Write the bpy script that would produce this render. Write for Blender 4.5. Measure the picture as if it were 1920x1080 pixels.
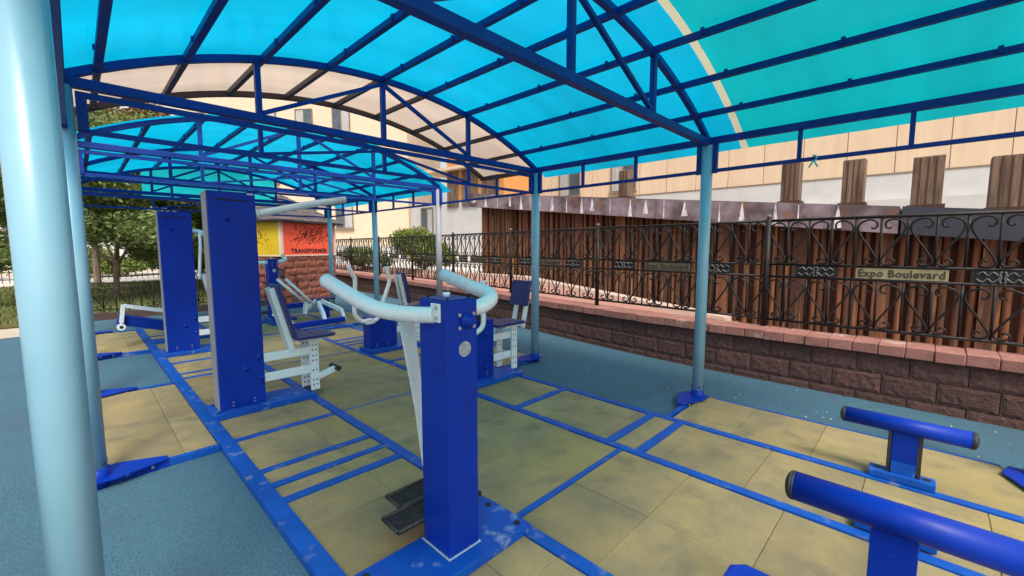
import bpy, bmesh, math, random
from mathutils import Vector, Matrix
R = math.radians
random.seed(7)
for o in list(bpy.data.objects): bpy.data.objects.remove(o)
scene = bpy.context.scene
COL = scene.collection

# ---------------------------------------------------------------- camera
F_PX, HZ, CAMH = 797.0, 464.0, 1.5
PITCH = math.atan((540 - HZ) / F_PX)
YAW = R(45.65)
cam_d = bpy.data.cameras.new('camera'); cam = bpy.data.objects.new('camera', cam_d); COL.objects.link(cam)
cam.location = (0, 0, CAMH); cam.rotation_euler = (R(90) - PITCH, 0, -YAW)
cam_d.sensor_fit = 'HORIZONTAL'; cam_d.sensor_width = 36; cam_d.lens = 36 * F_PX / 1920
cam_d.clip_start = .02; cam_d.clip_end = 600
scene.camera = cam
# ---------------------------------------------------------------- sky, sun, exposure
SUN_EL, SUN_AZ = R(53), R(206)          # azimuth clockwise from +Y: sun behind the viewer, a little to the left
w = bpy.data.worlds.new('World'); scene.world = w; w.use_nodes = True
nt = w.node_tree; bg = nt.nodes['Background']
sk = nt.nodes.new('ShaderNodeTexSky'); sk.sky_type = 'NISHITA'; sk.sun_disc = False
sk.sun_elevation = SUN_EL; sk.sun_rotation = SUN_AZ; sk.air_density = 1.4; sk.dust_density = 5.0; sk.ozone_density = 1.0
hs = nt.nodes.new('ShaderNodeHueSaturation'); hs.inputs['Saturation'].default_value = .38
nt.links.new(sk.outputs[0], hs.inputs['Color']); nt.links.new(hs.outputs[0], bg.inputs['Color'])
bg.inputs['Strength'].default_value = .15
sd = bpy.data.lights.new('sun', 'SUN'); sun = bpy.data.objects.new('sun', sd); COL.objects.link(sun)
sd.energy = 2.0; sd.angle = R(16); sd.color = (1, .94, .84)
sun.rotation_euler = (R(90) - SUN_EL, 0, -SUN_AZ + math.pi); sun.location = (0, 0, 30)
vs = scene.view_settings; vs.view_transform = 'Standard'; vs.look = 'None'; vs.gamma = 1; vs.use_curve_mapping = False
vs.exposure = .5
scene.render.engine = 'CYCLES'
scene.cycles.max_bounces = 9; scene.cycles.transparent_max_bounces = 16
scene.cycles.diffuse_bounces = 5; scene.cycles.transmission_bounces = 6

# ---------------------------------------------------------------- pixel helpers (photo pixel -> point on a known plane)
def ray(x, y):
    a = (x - 960) / F_PX; b = -(y - 540) / F_PX
    l = (a, math.cos(PITCH) + b * math.sin(PITCH), -math.sin(PITCH) + b * math.cos(PITCH))
    return Vector((l[0] * math.cos(YAW) + l[1] * math.sin(YAW), -l[0] * math.sin(YAW) + l[1] * math.cos(YAW), l[2]))
def at_z(x, y, z=0.0):
    r = ray(x, y); return Vector((0, 0, CAMH)) + r * ((z - CAMH) / r.z)
def at_x(x, y, X):
    r = ray(x, y); return Vector((0, 0, CAMH)) + r * (X / r.x)
def at_y(x, y, Y):
    r = ray(x, y); return Vector((0, 0, CAMH)) + r * (Y / r.y)

# ---------------------------------------------------------------- materials
MATS = {}
def mat(name, c, rough=.5, c2=None, scale=6, detail=5, bump=0, bscale=60, metal=0, rand=0, contrast=(.35, .65), spec=.5, stretch=None, coat=0):
    m = bpy.data.materials.new(name); m.use_nodes = True; n = m.node_tree.nodes; l = m.node_tree.links
    p = n['Principled BSDF']; p.inputs['Roughness'].default_value = rough; p.inputs['Metallic'].default_value = metal
    p.inputs['Specular IOR Level'].default_value = spec
    if coat: p.inputs['Coat Weight'].default_value = coat; p.inputs['Coat Roughness'].default_value = .15
    g = n.new('ShaderNodeNewGeometry'); vec = g.outputs['Position']
    if stretch:
        mp = n.new('ShaderNodeMapping'); mp.inputs['Scale'].default_value = stretch; l.new(vec, mp.inputs[0]); vec = mp.outputs[0]
    col = None
    if c2 is None: c2 = tuple(x * .82 for x in c)
    t = n.new('ShaderNodeTexNoise'); t.inputs['Scale'].default_value = scale; t.inputs['Detail'].default_value = detail; t.inputs['Roughness'].default_value = .65
    l.new(vec, t.inputs['Vector'])
    r = n.new('ShaderNodeValToRGB'); r.color_ramp.elements[0].position, r.color_ramp.elements[1].position = contrast
    r.color_ramp.elements[0].color = (*c2, 1); r.color_ramp.elements[1].color = (*c, 1)
    l.new(t.outputs['Fac'], r.inputs[0]); col = r.outputs[0]
    if rand:
        oi = n.new('ShaderNodeObjectInfo'); hv = n.new('ShaderNodeHueSaturation')
        mr = n.new('ShaderNodeMapRange'); mr.inputs[3].default_value = 1 - rand; mr.inputs[4].default_value = 1 + rand
        l.new(oi.outputs['Random'], mr.inputs[0]); l.new(mr.outputs[0], hv.inputs['Value']); l.new(col, hv.inputs['Color']); col = hv.outputs[0]
    l.new(col, p.inputs['Base Color'])
    rr = n.new('ShaderNodeMapRange'); rr.inputs[3].default_value = max(.05, rough - .1); rr.inputs[4].default_value = min(1, rough + .15)
    l.new(t.outputs['Fac'], rr.inputs[0]); l.new(rr.outputs[0], p.inputs['Roughness'])
    if bump:
        b = n.new('ShaderNodeBump'); b.inputs['Strength'].default_value = bump; b.inputs['Distance'].default_value = .01
        t2 = n.new('ShaderNodeTexNoise'); t2.inputs['Scale'].default_value = bscale; t2.inputs['Detail'].default_value = 4
        l.new(g.outputs['Position'] if not stretch else vec, t2.inputs['Vector']); l.new(t2.outputs['Fac'], b.inputs['Height']); l.new(b.outputs[0], p.inputs['Normal'])
    MATS[name] = m; m['col_socket'] = ''
    return m
def overlay(m, c, scale, lo, hi, amount=1.0, detail=3, stretch=None):
    """stains / speckles / painted highlights with a shape of their own, mixed over the base colour"""
    n = m.node_tree.nodes; l = m.node_tree.links; p = n['Principled BSDF']
    src = p.inputs['Base Color'].links[0].from_socket
    g = n.new('ShaderNodeNewGeometry'); t = n.new('ShaderNodeTexNoise'); t.inputs['Scale'].default_value = scale; t.inputs['Detail'].default_value = detail
    v_ = g.outputs['Position']
    if stretch: mp = n.new('ShaderNodeMapping'); mp.inputs['Scale'].default_value = stretch; l.new(v_, mp.inputs[0]); v_ = mp.outputs[0]
    l.new(v_, t.inputs['Vector'])
    mr = n.new('ShaderNodeMapRange'); mr.inputs[1].default_value = lo; mr.inputs[2].default_value = hi; mr.inputs[4].default_value = amount
    l.new(t.outputs['Fac'], mr.inputs[0])
    mx = n.new('ShaderNodeMix'); mx.data_type = 'RGBA'; l.new(mr.outputs[0], mx.inputs[0]); l.new(src, mx.inputs[6]); mx.inputs[7].default_value = (*c, 1)
    l.new(mx.outputs[2], p.inputs['Base Color'])
    return m

BLUE = mat('blue_paint', (.0015, .034, .36), .42, (.001, .025, .28), 3, bump=.04, bscale=40, spec=.22)
overlay(BLUE, (.05, .14, .42), 26, .72, .80, .35)
BLUEF = mat('blue_frame_paint', (.002, .042, .27), .42, (.0015, .028, .19), 4, bump=.05, spec=.28)
BLUEC = mat('blue_floor_channel_paint', (.004, .085, .42), .5, (.003, .06, .32), 5, bump=.08, spec=.25)
overlay(BLUEC, (.20, .23, .30), 9, .60, .72, .6)
SCUFF = mat('scuffed_blue_paint', (.004, .085, .44), .45, (.003, .055, .36), 5, bump=.05, spec=.25)
overlay(SCUFF, (.33, .42, .55), 11, .60, .75, .55)
PALE = mat('pale_blue_paint', (.80, .85, .85), .26, (.74, .80, .80), 4, bump=.03, bscale=30, coat=.5)
overlay(PALE, (.20, .22, .22), 34, .76, .80, .8)
POST = mat('post_paint', (.25, .46, .57), .3, (.22, .42, .53), 3, bump=.03, bscale=25, coat=.25)
overlay(POST, (.16, .18, .18), 30, .765, .79, .85)
GREYP = mat('grey_primer', (.33, .33, .36), .5)
DARKF = mat('dark_frame_paint', (.035, .025, .035), .5)
NAVY = mat('navy_board', (.014, .014, .12), .38, (.03, .03, .15), 14, bump=.05)
BLACK = mat('black_rubber', (.012, .012, .014), .55, (.03, .03, .03), 30, bump=.2)
SLOTD = mat('dark_recess', (.01, .01, .015), .8)
STEEL = mat('bolt_steel', (.55, .57, .6), .3, metal=.9)
BADGE = mat('badge_metal', (.55, .58, .6), .4, (.3, .33, .36), 60, metal=.5)
IRON = mat('wrought_iron', (.007, .0065, .0065), .5, (.016, .012, .011), 18, bump=.15, spec=.3)
OCHRE = mat('ochre_rubber_tile', (.40, .30, .128), .88, (.21, .18, .105), 2.6, 8, bump=.7, bscale=260, rand=.13, contrast=(.3, .70))
overlay(OCHRE, (.47, .34, .09), .9, .5, .72, .5); overlay(OCHRE, (.11, .105, .08), 4.5, .54, .72, .55, 7); overlay(OCHRE, (.20, .17, .10), 190, .55, .62, .5); overlay(OCHRE, (.06, .055, .045), 13, .75, .78, .8)
TEAL = mat('teal_rubber_granule', (.068, .172, .235), .92, (.022, .072, .112), 95, 3, bump=1.0, bscale=170, contrast=(.3, .62))
overlay(TEAL, (.055, .10, .135), 1.2, .5, .72, .6); overlay(TEAL, (.02, .025, .03), 11, .76, .79, .8); overlay(TEAL, (.35, .5, .55), 210, .68, .74, .5)
PAV = mat('beige_paving', (.5, .42, .34), .85, (.42, .35, .28), 4, bump=.2)
CONC = mat('pale_concrete', (.62, .58, .54), .85, (.5, .47, .44), 5, bump=.2)
GRASSM = mat('grass_soil', (.07, .09, .02), .95, (.16, .10, .04), 3, bump=.6, bscale=40)
BLADE = mat('grass_blade', (.09, .14, .03), .8, (.14, .15, .05), 2)
BLOCK = mat('split_face_block', (.125, .055, .045), .92, (.06, .03, .027), 30, 9, bump=1.0, bscale=90, rand=.16)
KBRICK = mat('kiosk_block', (.30, .095, .06), .9, (.17, .055, .036), 18, 8, bump=1.0, bscale=40, rand=.12)
COPE = mat('coping_block', (.36, .155, .125), .88, (.26, .11, .09), 8, 7, bump=.5, bscale=90, rand=.08)
overlay(COPE, (.55, .40, .34), 3.2, .62, .72, .6)
MORT = mat('mortar', (.07, .045, .04), .95)
WOOD = mat('wood_light_and_shade', (.17, .066, .026), .7, (.034, .013, .007), 8, 8, bump=.6, bscale=30, rand=.5, stretch=(1, 1, .09), contrast=(.32, .66))  # base tone darkened to hold the shade under the fascia
overlay(WOOD, (.42, .23, .09), 9, .60, .74, .75, 8, (1, 1, .08)); overlay(WOOD, (.02, .009, .006), 6, .58, .70, .7, 8, (1, 1, .15))  # warm streaks are highlights painted on the slats, dark streaks add contrast
WOODG = mat('grey_wood', (.23, .15, .10), .85, (.07, .042, .028), 12, 7, bump=.7, bscale=40, rand=.15, stretch=(1, 1, .08))
WOODD = mat('dark_wood', (.10, .036, .02), .75, (.05, .018, .01), 6, 6, stretch=(1, 1, .1))
FASC = mat('stained_metal', (.27, .215, .245), .55, (.09, .06, .065), 1.5, 8, bump=.05, contrast=(.38, .6))
overlay(FASC, (.20, .085, .035), 2.6, .57, .68, .8, 7)
STREAK = mat('lime_streak', (.78, .74, .78), .8)
_n = STREAK.node_tree.nodes; _l = STREAK.node_tree.links
_g = _n.new('ShaderNodeNewGeometry'); _mp = _n.new('ShaderNodeMapping'); _mp.inputs['Scale'].default_value = (1, 1, .12); _t = _n.new('ShaderNodeTexNoise'); _t.inputs['Scale'].default_value = 38; _t.inputs['Detail'].default_value = 3
_r = _n.new('ShaderNodeMapRange'); _r.inputs[1].default_value = .30; _r.inputs[2].default_value = .50; _tp = _n.new('ShaderNodeBsdfTransparent'); _mx = _n.new('ShaderNodeMixShader')
_l.new(_g.outputs['Position'], _mp.inputs[0]); _l.new(_mp.outputs[0], _t.inputs['Vector']); _l.new(_t.outputs['Fac'], _r.inputs[0]); _l.new(_r.outputs[0], _mx.inputs[0])
_l.new(_tp.outputs[0], _mx.inputs[1]); _l.new(_n['Principled BSDF'].outputs[0], _mx.inputs[2]); _l.new(_mx.outputs[0], _n['Material Output'].inputs[0])
NAVYM = mat('anthracite_metal', (.035, .04, .055), .45)
BEIGE = mat('beige_cladding', (.70, .53, .37), .75, (.63, .47, .33), 1.4, 5, stretch=(3, 3, .3))
CREAM = mat('cream_render', (.66, .53, .39), .85, (.60, .48, .35), 2)
WHITE = mat('white_render', (.56, .55, .54), .85, (.50, .49, .48), 1.3)
ORNG = mat('orange_render', (.62, .27, .08), .8)
JOINT = mat('facade_joint', (.25, .19, .14), .9)
GLASSW = mat('window_glass', (.10, .13, .16), .08, (.05, .07, .09), 2)
CURT = mat('window_curtain', (.50, .50, .50), .9, (.28, .27, .26), 5, stretch=(6, 6, .2))
WFRAME = mat('window_frame', (.20, .15, .11), .6)
RED = mat('red_panel', (.88, .11, .05), .55, (.80, .095, .045), 3)
YEL = mat('yellow_panel', (.62, .42, .012), .55, (.54, .36, .01), 3)
TRIMK = mat('kiosk_trim', (.72, .55, .42), .7)
INK = mat('ink', (.03, .012, .012), .8)
ROOFK = mat('kiosk_shingle', (.13, .115, .12), .9, (.07, .06, .06), 12, bump=.6, rand=.15)
PLATE = mat('khaki_plate', (.36, .30, .16), .5, (.27, .22, .12), 9)
PLATE2 = mat('dark_khaki_plate', (.15, .115, .06), .55, (.10, .08, .05), 9)
ORNB = mat('cast_iron_black', (.010, .010, .012), .5)
CAST = mat('worn_cast_iron', (.17, .15, .14), .4, (.06, .055, .055), 14)
BARK = mat('bark', (.30, .24, .18), .9, (.15, .11, .08), 14, bump=.8, bscale=30, stretch=(1, 1, .3))
def leaf_mat(name, a, b):
    m = bpy.data.materials.new(name); m.use_nodes = True; n = m.node_tree.nodes; l = m.node_tree.links
    p = n['Principled BSDF']; p.inputs['Roughness'].default_value = .6; p.inputs['Specular IOR Level'].default_value = .3
    g = n.new('ShaderNodeNewGeometry'); t = n.new('ShaderNodeTexNoise'); t.inputs['Scale'].default_value = 1.1; t.inputs['Detail'].default_value = 2
    l.new(g.outputs['Position'], t.inputs['Vector'])
    ad = n.new('ShaderNodeMath'); ad.operation = 'ADD'; l.new(t.outputs['Fac'], ad.inputs[0])
    mu = n.new('ShaderNodeMath'); mu.operation = 'MULTIPLY_ADD'; mu.inputs[1].default_value = .5; mu.inputs[2].default_value = -.25
    l.new(g.outputs['Random Per Island'], mu.inputs[0]); l.new(mu.outputs[0], ad.inputs[1])
    r = n.new('ShaderNodeValToRGB'); r.color_ramp.elements[0].color = (*a, 1); r.color_ramp.elements[1].color = (*b, 1)
    r.color_ramp.elements[0].position = .3; r.color_ramp.elements[1].position = .75
    l.new(ad.outputs[0], r.inputs[0]); l.new(r.outputs[0], p.inputs['Base Color'])
    tr = n.new('ShaderNodeBsdfTranslucent'); l.new(r.outputs[0], tr.inputs[0])
    mx = n.new('ShaderNodeMixShader'); mx.inputs[0].default_value = .35; l.new(p.outputs[0], mx.inputs[1]); l.new(tr.outputs[0], mx.inputs[2])
    l.new(mx.outputs[0], n['Material Output'].inputs[0]); return m
LEAF = leaf_mat('leaf_green', (.08, .12, .03), (.25, .32, .11))
LEAF2 = leaf_mat('leaf_light', (.10, .15, .025), (.27, .34, .09))
LEAF3 = leaf_mat('leaf_autumn', (.10, .08, .02), (.36, .22, .05))
def sheet_mat(name, tint, trans, mixf, ribs=True, front=0):
    """multiwall polycarbonate: scatters most of the light through, lets a little pass straight"""
    m = bpy.data.materials.new(name); m.use_nodes = True; n = m.node_tree.nodes; l = m.node_tree.links
    n.remove(n['Principled BSDF'])
    g = n.new('ShaderNodeNewGeometry'); t = n.new('ShaderNodeTexNoise'); t.inputs['Scale'].default_value = 1.3; t.inputs['Detail'].default_value = 3
    mp = n.new('ShaderNodeMapping'); mp.inputs['Scale'].default_value = (.35, 1.6, .35); l.new(g.outputs['Position'], mp.inputs[0]); l.new(mp.outputs[0], t.inputs['Vector'])
    r = n.new('ShaderNodeValToRGB'); r.color_ramp.elements[0].position = .3; r.color_ramp.elements[1].position = .7
    r.color_ramp.elements[0].color = (*[x * .68 for x in tint], 1); r.color_ramp.elements[1].color = (*tint, 1); l.new(t.outputs['Fac'], r.inputs[0])
    tl = n.new('ShaderNodeBsdfTranslucent'); l.new(r.outputs[0], tl.inputs[0])
    tp = n.new('ShaderNodeBsdfTransparent'); tp.inputs[0].default_value = (*trans, 1)
    gl = n.new('ShaderNodeBsdfGlossy'); gl.inputs[0].default_value = (.9, .95, 1, 1); gl.inputs[1].default_value = .22
    if ribs:
        wv = n.new('ShaderNodeTexWave'); wv.bands_direction = 'Y'; wv.inputs['Scale'].default_value = 16; l.new(g.outputs['Position'], wv.inputs['Vector'])
        bp = n.new('ShaderNodeBump'); bp.inputs['Strength'].default_value = .12; bp.inputs['Distance'].default_value = .003; l.new(wv.outputs['Fac'], bp.inputs['Height'])
        l.new(bp.outputs[0], gl.inputs['Normal'])
    body = tl.outputs[0]
    if front:
        df = n.new('ShaderNodeBsdfDiffuse'); l.new(r.outputs[0], df.inputs[0]); mf = n.new('ShaderNodeMixShader'); mf.inputs[0].default_value = front
        l.new(body, mf.inputs[1]); l.new(df.outputs[0], mf.inputs[2]); body = mf.outputs[0]
    m1 = n.new('ShaderNodeMixShader'); m1.inputs[0].default_value = mixf; l.new(body, m1.inputs[1]); l.new(tp.outputs[0], m1.inputs[2])
    m2 = n.new('ShaderNodeMixShader'); m2.inputs[0].default_value = .05; l.new(m1.outputs[0], m2.inputs[1]); l.new(gl.outputs[0], m2.inputs[2])
    l.new(m2.outputs[0], n['Material Output'].inputs[0]); return m
SHEETB = sheet_mat('blue_polycarbonate', (.002, .37, .60), (.003, .34, .54), .2)
SHEETT = sheet_mat('teal_backlight_polycarbonate', (.003, .38, .44), (.003, .34, .40), .2)  # teal tint stands for the weaker blue backlight over the near bay
SHEETG = sheet_mat('turquoise_polycarbonate', (.02, .92, .98), (.03, .8, .9), .2, True, .45)  # tint and diffuse share raised in place of missing backlight
SHEETC = sheet_mat('cream_polycarbonate', (.46, .375, .31), (.46, .38, .32), .12)
STRIP = sheet_mat('pale_joint_tape', (.60, .60, .42), (.6, .6, .45), .1, False, .3)

# ---------------------------------------------------------------- mesh helpers
class MB:
    def __init__(s): s.v = []; s.f = []; s.sm = []
    def add(s, vs, fs, smooth=False):
        k = len(s.v); s.v += [tuple(v) for v in vs]
        for f in fs: s.f.append(tuple(i + k for i in f)); s.sm.append(smooth)
        return s
    def box(s, x0, x1, y0, y1, z0, z1):
        v = [(x, y, z) for z in (z0, z1) for y in (y0, y1) for x in (x0, x1)]
        return s.add(v, [(0, 2, 3, 1), (4, 5, 7, 6), (0, 1, 5, 4), (2, 6, 7, 3), (0, 4, 6, 2), (1, 3, 7, 5)])
    def bar(s, a, b, w, h, up=(0, 0, 1)):
        """rectangular bar from a to b, w across, h along 'up'"""
        a = Vector(a); b = Vector(b); d = (b - a).normalized(); u = Vector(up)
        if abs(d.dot(u)) > .98: u = Vector((0, 1, 0))
        sx = d.cross(u).normalized(); uz = sx.cross(d).normalized()
        v = [p + sx * (w / 2 * i) + uz * (h / 2 * j) for p in (a, b) for (i, j) in ((-1, -1), (1, -1), (1, 1), (-1, 1))]
        return s.add(v, [(3, 2, 1, 0), (4, 5, 6, 7), (0, 1, 5, 4), (1, 2, 6, 5), (2, 3, 7, 6), (3, 0, 4, 7)])
    def tube(s, pts, r, n=12, caps=True, smooth=True):
        pts = [Vector(p) for p in pts]; rs = r if isinstance(r, (list, tuple)) else [r] * len(pts)
        d0 = (pts[1] - pts[0]).normalized(); u = Vector((0, 0, 1)) if abs(d0.z) < .9 else Vector((1, 0, 0))
        nx = d0.cross(u).normalized(); rings = []
        for i, p in enumerate(pts):
            if i == 0: d = pts[1] - pts[0]
            elif i == len(pts) - 1: d = pts[-1] - pts[-2]
            else: d = (pts[i] - pts[i - 1]).normalized() + (pts[i + 1] - pts[i]).normalized()
            d = d.normalized() if d.length > 1e-9 else d0
            nx = (nx - d * nx.dot(d)).normalized(); ny = d.cross(nx)
            rings.append([p + nx * (math.cos(2 * math.pi * k / n) * rs[i]) + ny * (math.sin(2 * math.pi * k / n) * rs[i]) for k in range(n)])
        v = [q for rg in rings for q in rg]; f = []
        for i in range(len(pts) - 1):
            for k in range(n):
                k2 = (k + 1) % n; f.append((i * n + k, i * n + k2, (i + 1) * n + k2, (i + 1) * n + k))
        s.add(v, f, smooth)
        if caps:
            b = len(s.v) - len(v); s.f.append(tuple(b + k for k in range(n - 1, -1, -1))); s.sm.append(False)
            e = b + (len(pts) - 1) * n; s.f.append(tuple(e + k for k in range(n))); s.sm.append(False)
        return s
    def dome(s, c, axis, r, h, n=12, rings=4):
        c = Vector(c); a = Vector(axis).normalized(); pts = []; rs = []
        for i in range(rings + 1):
            t = i / rings * math.pi / 2; pts.append(c + a * (h * math.sin(t))); rs.append(max(r * math.cos(t), 1e-4))
        return s.tube(pts, rs, n, True)
    def prism(s, poly, a, b):
        """poly: list of 3D points offset by vectors a and b"""
        a = Vector(a); b = Vector(b); n = len(poly); v = [Vector(p) + a for p in poly] + [Vector(p) + b for p in poly]
        f = [tuple(range(n - 1, -1, -1)), tuple(range(n, 2 * n))] + [(i, (i + 1) % n, n + (i + 1) % n, n + i) for i in range(n)]
        return s.add(v, f)
    def mesh(s, name):
        me = bpy.data.meshes.new(name); me.from_pydata(s.v, [], s.f)
        me.polygons.foreach_set('use_smooth', s.sm); me.update()
        bm = bmesh.new(); bm.from_mesh(me); bmesh.ops.recalc_face_normals(bm, faces=bm.faces); bm.to_mesh(me); bm.free()
        return me
    def build(s, name, m, parent=None, bevel=0):
        return link(name, s.mesh(name), m, parent, bevel)
def link(name, me, m, parent=None, bevel=0, loc=None):
    if m and not me.materials: me.materials.append(m)
    o = bpy.data.objects.new(name, me); COL.objects.link(o)
    if parent is not None: o.parent = parent
    if loc is not None: o.location = loc
    if bevel:
        b = o.modifiers.new('bevel', 'BEVEL'); b.width = bevel; b.segments = 2; b.limit_method = 'ANGLE'; b.angle_limit = R(50)
    return o
def thing(name, label, cat, group=None, loc=(0, 0, 0), rz=0):
    o = bpy.data.objects.new(name, None); COL.objects.link(o); o.location = loc; o.rotation_euler.z = rz; o.empty_display_size = .1
    tag(o, label, cat, group); return o
def tag(o, label, cat, group=None):
    o['label'] = label; o['category'] = cat
    if group: o['group'] = group
    return o
def struct(o): o['kind'] = 'structure'; return o
def copy_tree(o, parent=None):
    c = o.copy(); COL.objects.link(c); c.parent = parent
    for ch in list(o.children): copy_tree(ch, c)
    return c
def catmull(p, n=6):
    p = [Vector(q) for q in p]; p = [p[0] * 2 - p[1]] + p + [p[-1] * 2 - p[-2]]; out = []
    for i in range(1, len(p) - 2):
        for k in range(n):
            t = k / n; a, b, c, d = p[i - 1:i + 3]
            out.append(.5 * ((2 * b) + (c - a) * t + (2 * a - 5 * b + 4 * c - d) * t * t + (3 * b - a - 3 * c + d) * t ** 3))
    out.append(p[-2]); return out
def text_mesh(s, size, depth, bold=.0, sx=1.0):
    c = bpy.data.curves.new('lettering', 'FONT'); c.body = s; c.size = size; c.extrude = depth; c.offset = bold; c.align_x = 'CENTER'; c.align_y = 'CENTER'; c.resolution_u = 2
    c.space_character = 1.08
    o = bpy.data.objects.new('tmp', c); COL.objects.link(o)
    me = bpy.data.meshes.new_from_object(o.evaluated_get(bpy.context.evaluated_depsgraph_get()))
    bpy.data.objects.remove(o); bpy.data.curves.remove(c)
    for v in me.vertices: v.co.x *= sx
    return me

# ================================================================ GROUND
g = MB().box(-120, 5.62, -60, 9.0, -.6, -.075).box(14, 160, -60, 9.0, -.6, -.075).box(5.621, 13.999, -60, -6, -.6, -.075).box(-120, 160, 9.001, 200, -.6, -.075).box(5.0, 14.5, -7, 10, -3, -2.6).build('ground', PAV); struct(g)
# the deck falls away as a ramp behind the retaining wall: the rubber sheet stops at the wall
fl = MB().add([(-7, -4, -.04), (6.1, -4, -.04), (6.1, 1.8, -.04), (6.3, 3.8, -.04), (6.5, 6, -.04), (7.0, 9, -.04), (7.3, 12.45, -.04), (7.4, 18, -.04), (4.4, 18, -.04), (4.4, 12.45, -.04), (-.3, 12.45, -.04), (-.55, 11.2, -.04), (-7, 10.6, -.04)],
              [tuple(range(13))]).build('rubber_flooring', TEAL); struct(fl)

# ---- floor frame channels
XL, XM, XR1, XR2, XO = .715, 1.58, 2.775, 3.552, 4.36
MODS = [-2.77, -.60, 1.57, 3.74, 5.89, 8.06, 10.24]
ff = bpy.data.objects.new('floor_frame', None); COL.objects.link(ff); struct(ff)
def channel(x0, x1, y0, y1, z1=.012, z0=-.04): return MB().box(x0, x1, y0, y1, z0, z1).build('channel', BLUEC, ff, .003)
YB = [2.63, 3.74, 6.9, 8.06, 9.45]
ys = [-2.8, .47, 2.55, 3.77, 5.93, 8.1, 10.3]
for a, b in zip(ys[:-1], ys[1:]): channel(XL - .048, XL + .048, a + .002, b - .002, .016)
for x, wd in ((XM, .038), (XR1, .034), (XR2, .033)):
    for a, b in zip(MODS[:-1], MODS[1:]): channel(x - wd, x + wd, a + .002, b - .002, .010)
LB = [(3.76, .03), (3.10, .03), (2.865, .03), (2.64, .035), (.5, .03), (6.02, .028), (6.25, .028), (6.9, .03), (9.3, .03)]
RB = [(2.68, .035), (1.685, .033), (1.432, .035), (5.0, .03), (6.3, .028), (6.5, .028), (6.75, .028), (8.1, .03), (9.9, .03)]
for y, h in LB: channel(XL + .05, XM - .04, y - h, y + h, .008)
for y, h in RB: channel(XR1 + .036, XR2 - .035, y - h, y + h, .008)
for y in (1.55, 8.06): channel(XM + .04, XR1 - .036, y - .018, y + .018, .007)
for y in (3.765, 5.9): channel(XM + .04, XR1 - .036, y - .008, y + .008, .003)
for i, y in enumerate(MODS):                     # cross channels that tie the posts to the frame
    channel(.17, XL - .05, y - .022 + .02, y + .022 + .02, .010)
    channel(XR2 + .035, 4.12, y - .018, y + .018, .010)
for a, b in ((-.45, 1.42), (3.9, 5.75), (8.2, 10.1), (-2.6, -.75)):
    channel(XO - .008, XO + .008, a, b, .006); channel(-.045, -.03, a, b, .006)

# ---- rubber tiles, each its own piece
tiles = bpy.data.objects.new('tile_paving', None); COL.objects.link(tiles); struct(tiles)
TC = {}
def tile(x0, x1, y0, y1):
    g_ = .0013; wx, wy = x1 - x0 - 2 * g_, y1 - y0 - 2 * g_
    if wx < .02 or wy < .02: return
    k = (round(wx, 3), round(wy, 3))
    if k not in TC:
        e = .003; a, b = wx / 2, wy / 2
        v = [(-a, -b, -.045), (a, -b, -.045), (a, b, -.045), (-a, b, -.045), (-a, -b, -e), (a, -b, -e), (a, b, -e), (-a, b, -e),
             (-a + e, -b + e, 0), (a - e, -b + e, 0), (a - e, b - e, 0), (-a + e, b - e, 0)]
        f = [(8, 9, 10, 11)] + [(i, (i + 1) % 4, 4 + (i + 1) % 4, 4 + i) for i in range(4)] + [(4 + i, 4 + (i + 1) % 4, 8 + (i + 1) % 4, 8 + i) for i in range(4)]
        TC[k] = MB().add(v, f).mesh('tile'); TC[k].materials.append(OCHRE)
    o = link('tile', TC[k], None, tiles, 0, ((x0 + x1) / 2, (y0 + y1) / 2, random.uniform(-.0025, .0015)))
    o.rotation_euler = (random.uniform(-.003, .003), random.uniform(-.003, .003), 0)
def strip(x0, x1, cuts, xj, y0, y1, step=.537, off=0.0):
    """rows between cross bars (centre, half width), split at the tile joints"""
    seg = []; a = y0
    for c, h in sorted(cuts):
        if c - h > a and c < y1: seg.append((a, c - h)); a = c + h
    seg.append((a, y1))
    for a, b in seg:
        js = [a]; k = math.ceil((a - off) / step + .15)
        while off + k * step < b - .08: js.append(off + k * step); k += 1
        js.append(b)
        for p, q in zip(js[:-1], js[1:]):
            for u, v in zip([x0] + xj, xj + [x1]): tile(u, v, p, q)
strip(XM + .04, XR1 - .036, [(1.55, .019), (3.765, .009), (5.9, .009), (8.06, .019)], [2.14], -1.1, 10.22, .537, -.04)
strip(XL + .05, XM - .04, LB, [1.27], -1.1, 10.22, .537, .12)
strip(XR1 + .036, XR2 - .035, RB, [3.36], -1.1, 10.22, .537, .2)
for a, b in ((-.56, 1.53), (3.79, 5.86), (8.11, 10.2)):
    strip(-.028, XL - .05, [], [.46], a + .01, b, 2.2 if a > 3 else .7, a + .9)
    strip(XR2 + .035, XO - .01, [], [3.73], a, b, .53, a + .02)
# debris on the rubber
db = MB()
for i in range(60):
    x = random.uniform(4.4, 5.4); y = random.uniform(-.6, 4); a = random.uniform(0, 6); r = random.uniform(.003, .011)
    db.add([(x + r * math.cos(a + k) * (1 + .5 * math.sin(3 * k)), y + r * math.sin(a + k), -.036 + random.uniform(0, .004)) for k in (0, 1.3, 2.6, 4.2)], [(0, 1, 2, 3)])
dbo = db.build('debris', CONC); tag(dbo, 'white scraps of debris scattered on the rubber by the wall', 'debris'); dbo['kind'] = 'stuff'

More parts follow.
